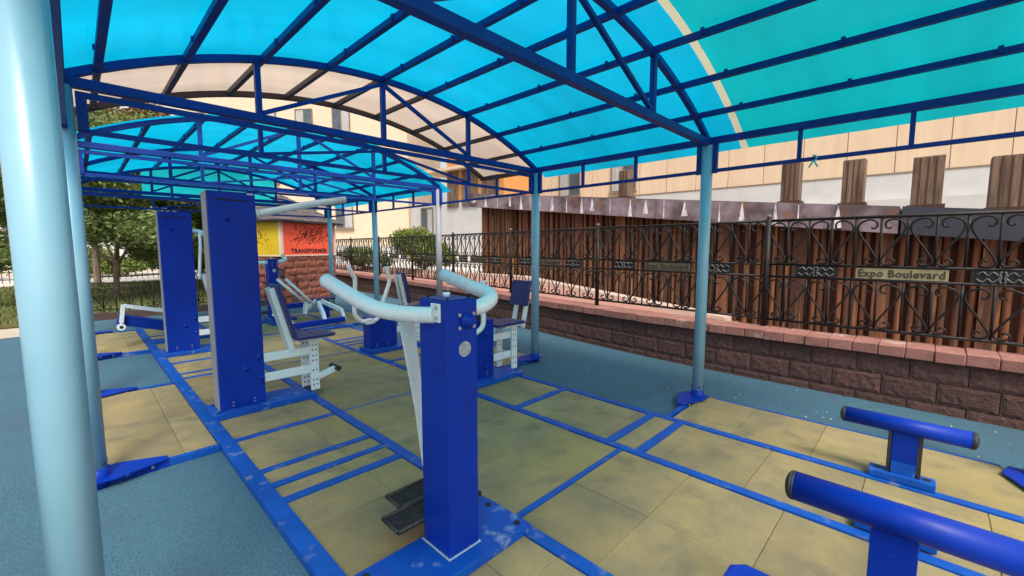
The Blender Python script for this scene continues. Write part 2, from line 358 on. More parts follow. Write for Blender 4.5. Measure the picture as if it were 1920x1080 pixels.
# ================================================================ CANOPIES
XP0, XP1, ZB = 0.0, 4.27, 2.49
CX, HALF, ZC = (XP0 + XP1) / 2, (XP1 - XP0) / 2, 3.03
RAD = (HALF ** 2 + (ZC - ZB) ** 2) / (2 * (ZC - ZB))
def arch_z(x): return ZC - RAD + math.sqrt(RAD ** 2 - (x - CX) ** 2)
def arch_pts(x0, x1, y, dz=0, n=28): return [(x0 + (x1 - x0) * i / n, y, arch_z(x0 + (x1 - x0) * i / n) + dz) for i in range(n + 1)]
def sweep_rect(pts, w, h):
    """rectangular tube along pts in the XZ plane (w along Y, h in plane)"""
    m = MB(); v = []; n = len(pts)
    for i, p in enumerate(pts):
        a = Vector(pts[max(i - 1, 0)]); b = Vector(pts[min(i + 1, n - 1)]); t = (b - a).normalized(); nn = Vector((-t.z, 0, t.x)); p = Vector(p)
        v += [p + Vector((0, -w / 2, 0)) - nn * h / 2, p + Vector((0, w / 2, 0)) - nn * h / 2, p + Vector((0, w / 2, 0)) + nn * h / 2, p + Vector((0, -w / 2, 0)) + nn * h / 2]
    f = [(0, 1, 2, 3), tuple(4 * (n - 1) + k for k in (3, 2, 1, 0))]
    for i in range(n - 1):
        for k in range(4): f.append((4 * i + k, 4 * i + (k + 1) % 4, 4 * i + 4 + (k + 1) % 4, 4 * i + 4 + k))
    return m.add(v, f)
PURX = [.17, .62, 1.10, 1.60, 2.10, 2.58, 3.09, 3.57, 3.96]
def truss(root, y, m, chord=True, frieze=True):
    sweep_rect(arch_pts(XP0 - .02, XP1 + .02, y, .02), .045, .05).build('arch', m, root, .003)
    if not chord: return
    MB().bar((XP0 - .03, y, ZB - .005), (XP1 + .03, y, ZB - .005), .06, .06).build('bottom_chord', m, root, .004)
    for x in (1.055, 2.10, 3.13): MB().bar((x, y, ZB + .025), (x, y, arch_z(x) - .005), .04, .04).build('strut', m, root)
    MB().bar((1.08, y - .004, ZB + .04), (2.08, y - .004, ZC - .03), .03, .03, (0, 1, 0)).build('diagonal', m, root)
    MB().bar((2.12, y - .004, ZC - .03), (3.10, y - .004, ZB + .04), .03, .03, (0, 1, 0)).build('diagonal', m, root)
    if frieze:
        y2 = y
        MB().bar((.06, y2, 2.42), (XP1 - .06, y2, 2.42), .028, .035).build('frieze_rail', m, root)
        MB().bar((.06, y2, 2.205), (XP1 - .06, y2, 2.205), .028, .03).build('frieze_rail', m, root)
        for x in (.085, XP1 - .085): MB().bar((x, y2, 2.21), (x, y2, 2.42), .05, .05).build('strut', m, root)
        for x in (1.055, 2.10, 3.13): MB().bar((x, y2, 2.22), (x, y2, 2.405), .03, .03).build('strut', m, root)
        MB().bar((1.07, y2 - .003, 2.222), (2.09, y2 - .003, 2.40), .022, .022, (0, 1, 0)).build('diagonal', m, root)
        MB().bar((2.11, y2 - .003, 2.40), (3.12, y2 - .003, 2.222), .022, .022, (0, 1, 0)).build('diagonal', m, root)
def purlins(root, y0, y1, m):
    for x in PURX:
        MB().bar((x, y0, arch_z(x) + .022), (x, y1, arch_z(x) + .022), .04, .042).build('purlin', m, root)
        for yy in (y0 + .35, (y0 + y1) / 2, y1 - .35):
            MB().box(x - .03, x - .019, yy - .012, yy + .012, arch_z(x) + .01, arch_z(x) + .055).build('clip', m, root)
    for x in (XP0, XP1): MB().bar((x, y0, ZB + .01), (x, y1, ZB + .01), .05, .06).build('eave_beam', m, root, .003)
def eave_frieze(root, x, y0, y1, m):
    MB().bar((x, y0, 2.222), (x, y1, 2.222), .03, .03).build('frieze_rail', m, root)
    n = 2
    for k in range(1, n + 1):
        yy = y0 + (y1 - y0) * (k / (n + 1)); MB().bar((x, yy, 2.235), (x, yy, 2.475), .03, .03).build('strut', m, root)
    for yy in (y0 + .015, y1 - .015): MB().bar((x, yy, 2.2), (x, yy, 2.47), .035, .04).build('strut', m, root)
def sheet(root, y0, y1, m, x0=-.19, x1=4.46, name='roof_panel'):
    n = 44; v = []; f = []
    for i in range(n + 1):
        x = x0 + (x1 - x0) * i / n
        z = arch_z(min(max(x, -.2), 4.47)) + .048
        v += [(x, y0, z), (x, y1, z)]
    for i in range(n): f.append((2 * i, 2 * i + 1, 2 * i + 3, 2 * i + 2))
    o = MB().add(v, f, True).build(name, m, root); return o
def post(root, x, y, m, side, h=ZB - .03):
    p = MB().tube([(x, y, .075), (x, y, h)], .052, 24).build('post', m, root)
    b = MB()
    for k in range(4):
        a = k * math.pi / 2 + .6; b.tube([(x + math.cos(a) * .05, y + math.sin(a) * .05, .12), (x + math.cos(a) * .062, y + math.sin(a) * .062, .12)], .009, 8)
    b.build('bolt', BLACK, p)
    MB().tube([(x, y, -.042), (x, y, .085)], .06, 20).build('post_sleeve', BLUE, root)
    s = side
    MB().prism([(x - .05 * s, y - .10, 0), (x + .10 * s, y - .10, 0), (x + .36 * s, y - .012, 0), (x + .36 * s, y + .045, 0), (x + .10 * s, y + .16, 0), (x - .05 * s, y + .12, 0)], (0, 0, .018), (0, 0, .027)).build('foot_plate', BLUE, root)
    MB().bar((x + .05 * s, y, -.012), (x + .36 * s, y + .02, -.012), .05, .06).build('foot_bracket', BLUE, root, .004)
    for q in (.14, .27): MB().tube([(x + q * s, y - .024, .0), (x + q * s, y - .036, .0)], .009, 8).build('bolt', STEEL, root)

c1 = thing('canopy', 'near arched blue polycarbonate canopy with blue trusses on pale round posts', 'canopy', 'exercise yard canopies')
for y in (-.6, 1.57, 3.74): truss(c1, y, BLUEF, True, y > 2)
truss(c1, 4.78, DARKF, chord=False)
for a, b in ((-.6, 1.57), (1.57, 3.74)):
    purlins(c1, a + .024, b - .024, BLUEF); (sheet(c1, a + .003, b - .003, SHEETB) if a > 1 else (sheet(c1, a + .003, 1.272, SHEETT), sheet(c1, 1.328, b - .003, SHEETB)))
    eave_frieze(c1, XP0, a + .06, b - .06, BLUEF); eave_frieze(c1, XP1, a + .06, b - .06, BLUEF)
for x in PURX: MB().bar((x, 3.765, arch_z(x) + .022), (x, 4.755, arch_z(x) + .022), .035, .042).build('purlin', DARKF, c1)
o = sheet(c1, 3.80, 4.80, SHEETC, 0.0, 4.27, 'cream_roof_panel'); o['label'] = 'cream translucent end panel'
eave_frieze(c1, XP1, 3.80, 5.83, BLUEF); eave_frieze(c1, XP0, 3.80, 5.83, BLUEF)
MB().bar((XP1, 3.77, ZB + .01), (XP1, 4.80, ZB + .01), .045, .05).build('eave_beam', DARKF, c1)
MB().bar((XP0, 3.77, ZB + .01), (XP0, 4.80, ZB + .01), .045, .05).build('eave_beam', DARKF, c1)
sp = MB(); n = 30
v = []; f = []
for i in range(n + 1):
    x = -.19 + (4.46 + .19) * i / n; z = arch_z(min(max(x, -.2), 4.46)) + .047; v += [(x, 1.275, z), (x, 1.325, z)]
for i in range(n): f.append((2 * i, 2 * i + 1, 2 * i + 3, 2 * i + 2))
MB().add(v, f, True).build('joint_strip', STRIP, c1)
for y in (-.6, 1.57, 3.74):
    post(c1, XP0 - (.055 if y < 2 else 0), y - (.03 if 1 < y < 2 else 0), POST, 1); post(c1, XP1, y, POST, -1)
c2 = thing('canopy', 'farther arched blue canopy beyond the cream panel, turquoise gable at its end', 'canopy', 'exercise yard canopies')
for y in (5.89, 8.06, 10.24): truss(c2, y, BLUEF)
for a, b in ((5.89, 8.06), (8.06, 10.24)):
    purlins(c2, a + .024, b - .024, BLUEF); sheet(c2, a + .003 - (.12 if a < 6 else 0), b - .003, SHEETB)
    eave_frieze(c2, XP0, a + .06, b - .06, BLUEF); eave_frieze(c2, XP1, a + .06, b - .06, BLUEF)
for y in (5.89, 8.06, 10.24):
    post(c2, XP0, y, GREYP if y < 8.1 else POST, 1); post(c2, XP1, y, GREYP if y < 6 else POST, -1)
k_ = 11.25 / 10.3
gp = [(x, 10.30, arch_z(x) + .01) for x in [.92 + (3.12 - .92) * i / 12 for i in range(13)]]
gq = [(x * k_, 11.25, 2.49) for x, _, _ in gp]
MB().add(gp + gq, [(i, i + 1, 14 + i, 13 + i) for i in range(12)]).build('leaned_gable_panel', SHEETG, c2)  # gable panel leaned outward so that sky light comes through from above

# ================================================================ EXERCISE MACHINES
def bolts(parent, pts, axis, r=.028, h=.02, m=BLUE):
    for p in pts: MB().dome(p, axis, r, h, 14).build('bolt_cap', m, parent)
def small_bolts(parent, pts, axis, m=STEEL, r=.008):
    b = MB(); a = Vector(axis)
    for p in pts: b.tube([Vector(p), Vector(p) + a * .006], r, 8)
    b.build('bolt', m, parent)
def slab(x0, x1, y0, y1, z0, z1): return MB().box(x0, x1, y0, y1, z0, z1)
def seat_set(t, x0, yc, flip=1, back=True, lever=True, box_x=0, top=.60):
    """seat on perforated uprights, tied to the housing by two links; x grows away from the housing (flip=1)"""
    for k, (dx, yy) in enumerate(((.0, yc + .12), (.03, yc - .04))):
        o = slab(x0 + .10 + dx, x0 + .10 + dx + .085, yy - .012, yy + .012, .055, top - .02).build('seat_upright', PALE, t, .003)
        h = MB()
        for zz in (.11, .16, .26, .36, .41, .47, .52):
            for xx in (.025, .06): h.tube([(x0 + .10 + dx + xx, yy - .0135, zz), (x0 + .10 + dx + xx, yy - .0125, zz)], .008, 8)
        h.build('adjusting_hole', SLOTD, o)
    slab(x0 + .11, x0 + .19, yc - .03, yc + .11, .045, .065).build('rubber_foot', BLACK, t)
    for z in (.47, .28): slab(box_x, x0 + .13, yc - .055, yc - .03 + .0, z - .04, z + .04).build('link_bar', PALE, t, .004)
    s = MB().prism([(x0 - .02, yc - .14, 0), (x0 + .01, yc - .17, 0), (x0 + .33, yc - .16, 0), (x0 + .36, yc - .13, 0), (x0 + .36, yc + .15, 0), (x0 + .33, yc + .18, 0), (x0 + .01, yc + .18, 0), (x0 - .02, yc + .15, 0)], (0, 0, top + .005), (0, 0, top + .035)).build('seat', NAVY, t, .006)
    sl = MB()
    for i in range(3):
        for j in range(2): sl.box(x0 + .05 + i * .1, x0 + .11 + i * .1, yc - .08 + j * .13, yc - .065 + j * .13, top + .0355, top + .0365)
    sl.build('slot', SLOTD, s)
    slab(x0 + .0, x0 + .32, yc - .05, yc + .06, top - .03, top + .003).build('seat_bracket', PALE, t, .003)
    if lever:
        MB().bar((x0 + .18, yc - .02, .17), (x0 + .40, yc - .02, .23), .05, .055).build('foot_lever', PALE, t, .004)
        MB().tube([(x0 + .40, yc - .09, .235), (x0 + .40, yc + .1, .235)], .028, 14).build('foot_roller', BLACK, t)
def backrest(t, xb, zb, xt, zt, yc, padside=1, padlen=1.0, w=.26):
    a = Vector((xb, 0, zb)); b = Vector((xt, 0, zt))
    for yy in (yc - .05, yc + .06): MB().bar((xb, yy, zb), (xt, yy, zt), .03, .05, (1, 0, 0)).build('back_bar', PALE, t, .003)
    d = (b - a).normalized(); nn = Vector((d.z, 0, -d.x)) * padside
    p0 = a + (b - a) * (1 - padlen) + nn * .045; p1 = b + d * .02 + nn * .045
    p = MB().bar((p0.x, yc, p0.z), (p1.x, yc, p1.z), w, .035, (1, 0, 0)).build('backrest', NAVY, t, .008)
    small_bolts(p, [p0 + Vector((0, yc + q, 0)) + (p1 - p0) * s + nn * .017 for q in (-w * .3, w * .3) for s in (.25, .75)], nn, SLOTD, .009)
def base_plate(t, x0, x1, y0, y1, h=.055, holes=True):
    o = slab(x0, x1, y0, y1, 0.001, h).build('base_plate', SCUFF, t, .006)
    if holes:
        for x in (x0 + .05, x1 - .05):
            for y in (y0 + .06, y1 - .06): MB().tube([(x, y, h + .0005), (x, y, h + .0025)], .017, 14).build('bolt_hole', SLOTD, o)
    return o
def tower(label, Y, variant):
    t = thing('pull_down_machine' if variant == 0 else 'chest_press_machine', label, 'exercise machine', 'tall blue exercise machines')
    base_plate(t, .735, 1.60, Y - .09, Y + .28)
    bd = slab(.80, 1.165, Y, Y + .20, .055, 1.985).build('housing', BLUE, t, .008)
    slab(.793, .799, Y + .01, Y + .19, .06, 1.98).build('side_cover', GREYP, t)
    slab(.86, 1.11, Y - .0015, Y - .0005, 1.905, 1.918).build('vent_slot', SLOTD, bd)
    bolts(bd, [(.935, Y, 1.755), (1.125, Y, .495), (1.01, Y, .40), (1.135, Y, .29)], (0, -1, 0))
    small_bolts(bd, [(x, Y, z) for x in (.90, 1.07) for z in (.085, .115)], (0, -1, 0))
    seat_set(t, 1.45, Y + .06, box_x=1.16)
    backrest(t, 1.415, .50, 1.255, 1.12, Y + .05, 1, .82)
    if variant == 0:
        sh = MB().tube([(1.16, Y + .06, 1.80), (1.30, Y + .05, 1.835), (1.65, Y + .03, 1.925), (2.0, Y, 1.995)], .034, 16).build('pull_bar', PALE, t)
        MB().tube([(1.168, Y + .06, 1.80), (1.20, Y + .058, 1.81)], .045, 16).build('bar_collar', PALE, sh)
        slab(1.10, 1.15, Y - .0015, Y - .0005, 1.965, 1.978).build('maker_sticker', STEEL, bd)
    else:
        MB().tube(catmull([(1.165, Y + .08, 1.74), (1.27, Y + .07, 1.72), (1.42, Y + .05, 1.66)], 5), .03, 14).build('press_arm', PALE, t)
        MB().tube(catmull([(1.24, Y - .05, 1.71), (1.235, Y - .05, 1.5), (1.215, Y - .05, 1.25), (1.20, Y - .05, 1.05)], 4), .02, 12).build('hand_grip', PALE, t)
        MB().tube([(1.27, Y + .07, 1.72), (1.43, Y - .12, 1.50)], .024, 12).build('hand_grip', PALE, t)
    return t
tower('tall blue pull-down machine with long pale overhead bar and seat, the nearer tower', 4.38, 0)
tower('tall blue press machine further back, half hidden behind the nearer blue tower', 7.42, 1)

# ---- sloping bench behind the rear tower
t = thing('leg_raise_bench', 'sloping blue bench beam with white bracket and small wheel left of the rear tower', 'exercise bench')
base_plate(t, .735, 1.5, 8.5, 8.75, .045, False)
MB().bar((.37, 8.6, .435), (1.25, 8.6, .17), .22, .15).build('bench_beam', BLUE, t, .01)
MB().bar((.44, 8.44, .645), (.98, 8.44, .50), .06, .055).build('swing_arm', PALE, t, .004)
MB().bar((.435, 8.44, .66), (.40, 8.44, .40), .05, .075).build('drop_bracket', PALE, t, .004)
wh = MB().tube([(.395, 8.40, .335), (.395, 8.46, .335)], .05, 18).build('wheel', PALE, t)
MB().tube([(.395, 8.392, .335), (.395, 8.399, .335)], .022, 14).build('wheel_hub', SLOTD, wh)
MB().bar((.395, 8.43, .34), (.40, 8.44, .42), .03, .05).build('wheel_fork', PALE, t)
MB().box(1.05, 1.2, 8.52, 8.70, .04, .25).build('leg', BLUE, t)

# ---- low machine beside right post
t = thing('seated_press_machine', 'low blue machine with navy seat and backrest beside the turquoise post', 'exercise machine')
Y = 3.45
base_plate(t, 2.80, 3.60, Y - .12, Y + .26)
bd = slab(2.865, 3.235, Y, Y + .22, .055, .705).build('housing', BLUE, t, .008)
slab(2.858, 2.864, Y + .01, Y + .21, .06, .70).build('side_cover', BLUEF, t)
bolts(bd, [(3.12, Y, .545), (3.20, Y, .52), (3.20, Y, .30), (3.11, Y, .175)], (0, -1, 0))
small_bolts(bd, [(x, Y, z) for x in (2.97, 3.13) for z in (.085, .115)] + [(2.89, Y, .1), (2.89, Y, .35)], (0, -1, 0))
for k, (dx, yy) in enumerate(((.0, Y + .20), (.07, Y + .02))):
    o = slab(3.47 + dx, 3.555 + dx, yy - .012, yy + .012, .06, .58).build('seat_upright', PALE, t, .003)
    h = MB()
    for zz in (.13, .20, .33, .40, .47, .53):
        for xx in (.025, .06): h.tube([(3.47 + dx + xx, yy - .0135, zz), (3.47 + dx + xx, yy - .0125, zz)], .008, 8)
    h.build('adjusting_hole', SLOTD, o)
for z in (.475, .24): slab(3.232, 3.56, Y + .035, Y + .06, z - .04, z + .04).build('link_bar', PALE, t, .004)
s = slab(3.24, 3.70, Y - .06, Y + .27, .60, .632).build('seat', NAVY, t, .008)
sl = MB()
for i in range(3): sl.box(3.33 + i * .11, 3.38 + i * .11, Y + .06, Y + .075, .6325, .6335)
sl.build('slot', SLOTD, s)
slab(3.40, 3.69, Y - .03, Y + .2, .575, .599).build('seat_bracket', PALE, t)
for yy in (Y + .01, Y + .17): MB().bar((3.72, yy, .535), (3.80, yy, .86), .03, .055, (1, 0, 0)).build('back_bar', PALE, t, .003)
p = MB().bar((3.735, Y + .09, .80), (3.80, Y + .09, 1.10), .30, .03, (1, 0, 0)).build('backrest', NAVY, t, .01)
small_bolts(p, [Vector((3.722 + .065 * q, Y + .09 + w_, .80 + .3 * q)) for q in (.2, .85) for w_ in (-.1, .1)], (-1, 0, .2), SLOTD, .01)
MB().tube(catmull([(3.01, Y - .09, 1.15), (2.985, Y - .09, .98), (3.0, Y - .09, .80), (2.985, Y - .09, .66), (2.90, Y - .05, .585), (2.80, Y, .57)], 5), .027, 14).build('press_handle', PALE, t)
slab(3.02, 3.10, Y - .02, Y + .12, .66, 1.0).build('knee_pad', BLACK, t, .01)
slab(3.02, 3.05, Y - .05, Y - .021, .76, .81).build('handle_clip', PALE, t)

# ---- low machine with U-shaped handles
t = thing('butterfly_machine', 'low blue machine with tall pale U-shaped handles, behind the near pedestal', 'exercise machine')
Y = 5.60
base_plate(t, 2.80, 3.60, Y - .12, Y + .26)
bd = slab(2.85, 3.275, Y, Y + .22, .055, .505).build('housing', BLUE, t, .008)
bolts(bd, [(3.14, Y, .22), (3.2, Y, .36)], (0, -1, 0), .022)
small_bolts(bd, [(x, Y, z) for x in (2.95, 3.13) for z in (.08, .115)], (0, -1, 0))
MB().tube(catmull([(2.57, Y + .02, 1.25), (2.63, Y + .02, 1.12), (2.66, Y + .02, 1.05), (2.645, Y + .02, .80), (2.635, Y + .01, .60), (2.70, Y, .49), (2.80, Y - .01, .455)], 5), .030, 14).build('handle', PALE, t)
MB().tube(catmull([(3.085, Y - .02, 1.24), (3.14, Y - .02, 1.12), (3.155, Y - .02, 1.0), (3.08, Y - .02, .80), (3.02, Y - .02, .64), (2.98, Y - .03, .52), (2.88, Y - .03, .455), (2.78, Y - .03, .45)], 5), .030, 14).build('handle', PALE, t)
slab(2.78, 2.88, Y - .07, Y + .02, .43, .50).build('handle_clamp', PALE, t, .005)
MB().tube([(3.09, Y - .02, 1.235), (3.078, Y - .02, 1.262)], .033, 12).build('grip_cap', BLACK, t)
seat_set(t, 3.46, Y + .06, box_x=3.27, lever=False)
backrest(t, 3.45, .55, 3.335, 1.10, Y + .05, 1, .8)

# ---- rowing machine
t = thing('rowing_machine', 'low blue rowing machine with white levers and navy seat near the kiosk', 'exercise machine')
P0 = Vector((2.60, 7.95, .11)); P1 = Vector((3.58, 8.10, .11)); Q0 = Vector((2.60, 9.05, .33)); Q1 = Vector((3.75, 9.22, .33))
MB().bar(P0, P1, .11, .10).build('rail', BLUE, t, .006)
MB().bar(Q0, Q1, .11, .10).build('rail', BLUE, t, .006)
base_plate(t, 2.80, 3.62, 7.75, 7.93, .04, False)
MB().box(2.55, 2.75, 8.9, 9.3, .0, .05).build('base_plate', SCUFF, t, .004)
for q in (.06, .95):
    p = Q0.lerp(Q1, q); MB().box(p.x - .05, p.x + .05, p.y - .05, p.y + .05, .0, .29).build('leg', BLUE, t)
s = MB().bar((3.36, 9.15, .42), (3.82, 9.22, .42), .32, .035).build('seat', NAVY, t, .008)
MB().box(3.5, 3.58, 9.1, 9.2, .34, .405).build('seat_bracket', PALE, t)
for (a, b) in (((2.50, 8.35, .93), (2.98, 8.42, .46)), ((2.72, 8.6, .91), (3.24, 8.62, .36))):
    MB().tube([a, b], .026, 12).build('lever', PALE, t)
MB().tube([(2.70, 8.6, .93), (2.63, 8.6, .97)], .028, 10).build('grip_cap', BLACK, t)
for (a, b) in (((3.05, 8.55, .45), (3.02, 8.56, .22)), ((3.26, 8.5, .42), (3.22, 8.2, .25)), ((3.22, 8.2, .26), (3.20, 8.05, .10))):
    MB().bar(a, b, .06, .10).build('bracket', PALE, t, .006)
MB().bar((3.05, 8.56, .30), (3.40, 9.0, .40), .04, .07).build('link_bar', PALE, t)
MB().bar((3.42, 8.75, .42), (3.62, 8.3, .26), .05, .08).build('link_bar', PALE, t, .004)
MB().bar((3.62, 8.3, .27), (3.60, 8.12, .08), .05, .09).build('bracket', PALE, t, .004)
MB().bar((2.50, 8.0, .30), (2.62, 7.98, .06), .05, .10).build('bracket', PALE, t, .004)
MB().bar((2.36, 8.2, .34), (2.52, 8.0, .28), .05, .08).build('link_bar', PALE, t, .004)

# ---- pedestal steppers
def pedestal(label):
    t = thing('swing_stepper', label, 'exercise machine', 'blue pedestal steppers')
    base_plate(t, .735, 1.585, 1.41, 1.735, .05, False)
    pl = t.children[0]
    for x, y in ((1.535, 1.69), (1.535, 1.465), (.80, 1.69), (.80, 1.465)): MB().tube([(x, y, .0505), (x, y, .0525)], .018, 16).build('bolt_hole', SLOTD, pl)
    bd = slab(1.12, 1.30, 1.50, 1.71, .05, 1.262).build('column', BLUE, t, .006)
    slab(1.112, 1.308, 1.492, 1.718, .0505, .056).build('weld_bead', mat('weld_grey', (.40, .50, .58), .6, (.25, .33, .45), 30), pl, .002)
    slab(1.128, 1.292, 1.508, 1.702, 1.2625, 1.267).build('top_cap', BLUEF, t, .002)
    c = MB()
    for x, y in ((1.15, 1.53), (1.27, 1.53), (1.15, 1.68), (1.27, 1.68)): c.tube([(x, y, 1.267), (x, y, 1.274)], .007, 8)
    c.build('bolt', SLOTD, t)
    MB().tube([(1.22, 1.63, 1.267), (1.22, 1.63, 1.288)], .018, 12).build('pivot_cap', PALE, t)
    # knob and oval badge on the face towards the viewer
    kb = MB(); kb.tube([(1.235, 1.50, 1.165), (1.235, 1.488, 1.165), (1.235, 1.487, 1.165), (1.235, 1.466, 1.165)], [.036, .036, .027, .024], 18); kb.dome((1.235, 1.466, 1.165), (0, -1, 0), .024, .008, 18, 3)
    k = kb.build('bearing_knob', BLUE, bd)
    small_bolts(bd, [(1.235 + a, 1.50, 1.165 + b_) for a in (-.042, .042) for b_ in (-.03, .03)], (0, -1, 0), STEEL, .009)
    ring = [(1.222 + .036 * math.cos(a), 1.4985, 1.035 + .036 * math.sin(a)) for a in [i * math.pi / 14 for i in range(28)]]
    bdg = MB().prism(ring, (0, 0, 0), (0, -.002, 0)).build('maker_badge', BADGE, bd)
    # handles
    hl = catmull([(1.118, 1.585, 1.195), (1.075, 1.66, 1.193), (1.03, 1.76, 1.195), (.985, 1.87, 1.21), (.955, 2.0, 1.245), (.942, 2.16, 1.285), (.937, 2.32, 1.322)], 10)
    MB().tube(hl, .038, 18).build('handle', PALE, t).data.polygons
    MB().dome(hl[-1], hl[-1] - hl[-2], .0378, .02, 18).build('handle_end', PALE, t)
    slab(1.106, 1.1195, 1.535, 1.60, 1.165, 1.25).build('handle_flange', PALE, t, .004)
    small_bolts(t, [(1.106, 1.552, z) for z in (1.185, 1.232)], (-1, 0, 0), STEEL, .010)
    hr = catmull([(1.30, 1.565, 1.205), (1.37, 1.55, 1.215), (1.44, 1.56, 1.24), (1.48, 1.62, 1.262), (1.50, 1.74, 1.28), (1.54, 1.92, 1.30), (1.60, 2.16, 1.33)], 10)
    MB().tube(hr, .038, 18).build('handle', PALE, t)
    MB().dome(hr[-1], hr[-1] - hr[-2], .0378, .02, 18).build('handle_end', PALE, t)
    # pendulum arm and treads
    MB().prism([(1.145, 1.95, 1.19), (1.235, 1.95, 1.19), (1.345, 1.95, .25), (1.31, 1.95, .25)], (0, 0, 0), (0, .02, 0)).build('pendulum_arm', PALE, t, .003)
    MB().prism([(1.20, 1.985, 1.16), (1.26, 1.985, 1.16), (1.345, 1.985, .25), (1.31, 1.985, .25)], (0, 0, 0), (0, .02, 0)).build('pendulum_arm', PALE, t, .003)
    MB().tube([(1.22, 1.70, 1.165), (1.20, 2.0, 1.165)], .03, 12).build('pivot_shaft', BLUEF, t)
    for x0, y0, x1, y1 in ((.98, 1.71, 1.36, 1.86), (1.09, 1.875, 1.45, 2.02)):
        tr = MB().box(x0, x1, y0, y1, .135, .15).build('foot_tread', BLACK, t, .005)
        rim = MB()
        for a, b_ in (((x0, y0), (x1, y0)), ((x1, y0), (x1, y1)), ((x1, y1), (x0, y1)), ((x0, y1), (x0, y0))): rim.tube([(a[0], a[1], .153), (b_[0], b_[1], .153)], .010, 8)
        rim.build('tread_rim', BLACK, tr)
        rb = MB()
        for i in range(7): rb.box(x0 + .02, x1 - .02, y0 + .018 + i * .018, y0 + .024 + i * .018, .1505, .1535)
        rb.build('tread_rib', BLACK, tr)
    MB().bar((1.33, 1.97, .26), (1.30, 1.90, .13), .05, .03).build('tread_bracket', PALE, t)
    MB().box(1.34, 1.46, 1.66, 1.705, .15, .175).build('tread_bracket', BLACK, t)
    return t
pa = pedestal('near blue square pedestal stepper with thick pale handlebars and round badge')
pb = copy_tree(pa); pb['label'] = 'far blue pedestal stepper with thin pale handlebars standing before the kiosk'
pb.location = (2.9 - 1.2, 9.55 - 1.6, 0)
pb.location = (1.56, 7.95, 0)

# ---- sit-up bench with two rollers, nearest right
t = thing('sit_up_bench', 'blue bench with two long padded roller bars at the lower right', 'exercise bench')
def roller(x, y0, y1, z, r=.046):
    o = MB().tube([(x, y0 + .02, z), (x, y1 - .02, z)], r, 24).build('roller_pad', BLUE, t)
    for y, d in ((y0 + .02, -1), (y1 - .02, 1)):
        e = MB(); e.tube([(x, y, z), (x, y + d * .008, z)], r * 1.02, 24); e.dome((x, y + d * .008, z), (0, d, 0), r * 1.02, .022, 24, 4); e.build('end_cap', BLACK, o)
roller(3.6, -.275, .352, .372, .051); roller(1.80, -.30, .317, .625, .051)
slab(3.575, 3.625, -.035, .09, .04, .335).build('roller_post', BLUE, t, .004)
for y in (-.045, .10): slab(3.57, 3.63, y - .009, y + .009, .05, .335).build('rubber_edge', BLACK, t, .003)
slab(3.565, 3.573, -.03, .085, .05, .14).build('weld_plate', SCUFF, t)
slab(1.775, 1.825, -.04, .078, .04, .585).build('roller_post', BLUE, t, .004)
for x in (3.6, 2.87):
    o = slab(x - .055, x + .055, -.125, .192, .012, .06).build('base_plate', BLUEC, t, .006)
    for y in (-.083, .152): MB().tube([(x, y, .0602), (x, y, .0622)], .021, 16).build('bolt_hole', SLOTD, o)
slab(2.82, 3.0, .1, .175, .005, .03).build('base_tongue', BLUEC, t)
slab(1.2, 2.82, -.005, .055, .012, .05).build('base_beam', BLUE, t, .004)
pd = [(1.02, -.36), (1.46, -.36), (1.50, -.32), (1.50, .37), (1.46, .41), (1.02, .41), (.98, .37), (.98, -.32)]
MB().prism([(x, y, 0) for x, y in pd], (0, 0, .40), (0, 0, .45)).build('seat_pad', BLUE, t, .015)
MB().box(1.15, 1.35, -.05, .1, .05, .40).build('leg', BLUE, t)

# ================================================================ RETAINING WALL
WP = [(-1.7, 5.50), (1.8, 5.50), (2.8, 5.56), (3.8, 5.67), (5.0, 5.84), (7.1, 6.16), (9.3, 6.42), (12.4, 6.8), (15.5, 7.0), (18.4, 7.15)]
def wall_x(y):
    for (a, xa), (b, xb) in zip(WP[:-1], WP[1:]):
        if y <= b: return xa + (xb - xa) * (y - a) / (b - a)
    return WP[-1][1]
def path_pts(step, y0, y1):
    out = [Vector((wall_x(y0), y0, 0))]; y = y0
    while y < y1:
        dy = step
        for _ in range(4): dy = step / math.sqrt(1 + ((wall_x(y + dy) - wall_x(y)) / dy) ** 2)
        y += dy; out.append(Vector((wall_x(y), y, 0)))
    return out
rw = thing('retaining_wall', 'low brown split-block wall with pink coping along the rubber floor', 'wall')
pp = path_pts(.5, -1.7, 18.2); core = MB()
for a, b in zip(pp[:-1], pp[1:]): core.add([(a.x + .03, a.y, -.06), (b.x + .03, b.y, -.06), (b.x + .40, b.y, -.06), (a.x + .40, a.y, -.06), (a.x + .03, a.y, .44), (b.x + .03, b.y, .44), (b.x + .40, b.y, .44), (a.x + .40, a.y, .44)], [(0, 1, 5, 4), (4, 5, 6, 7), (2, 3, 7, 6), (1, 2, 6, 5), (0, 4, 7, 3)])
core.build('wall_core', MORT, rw)
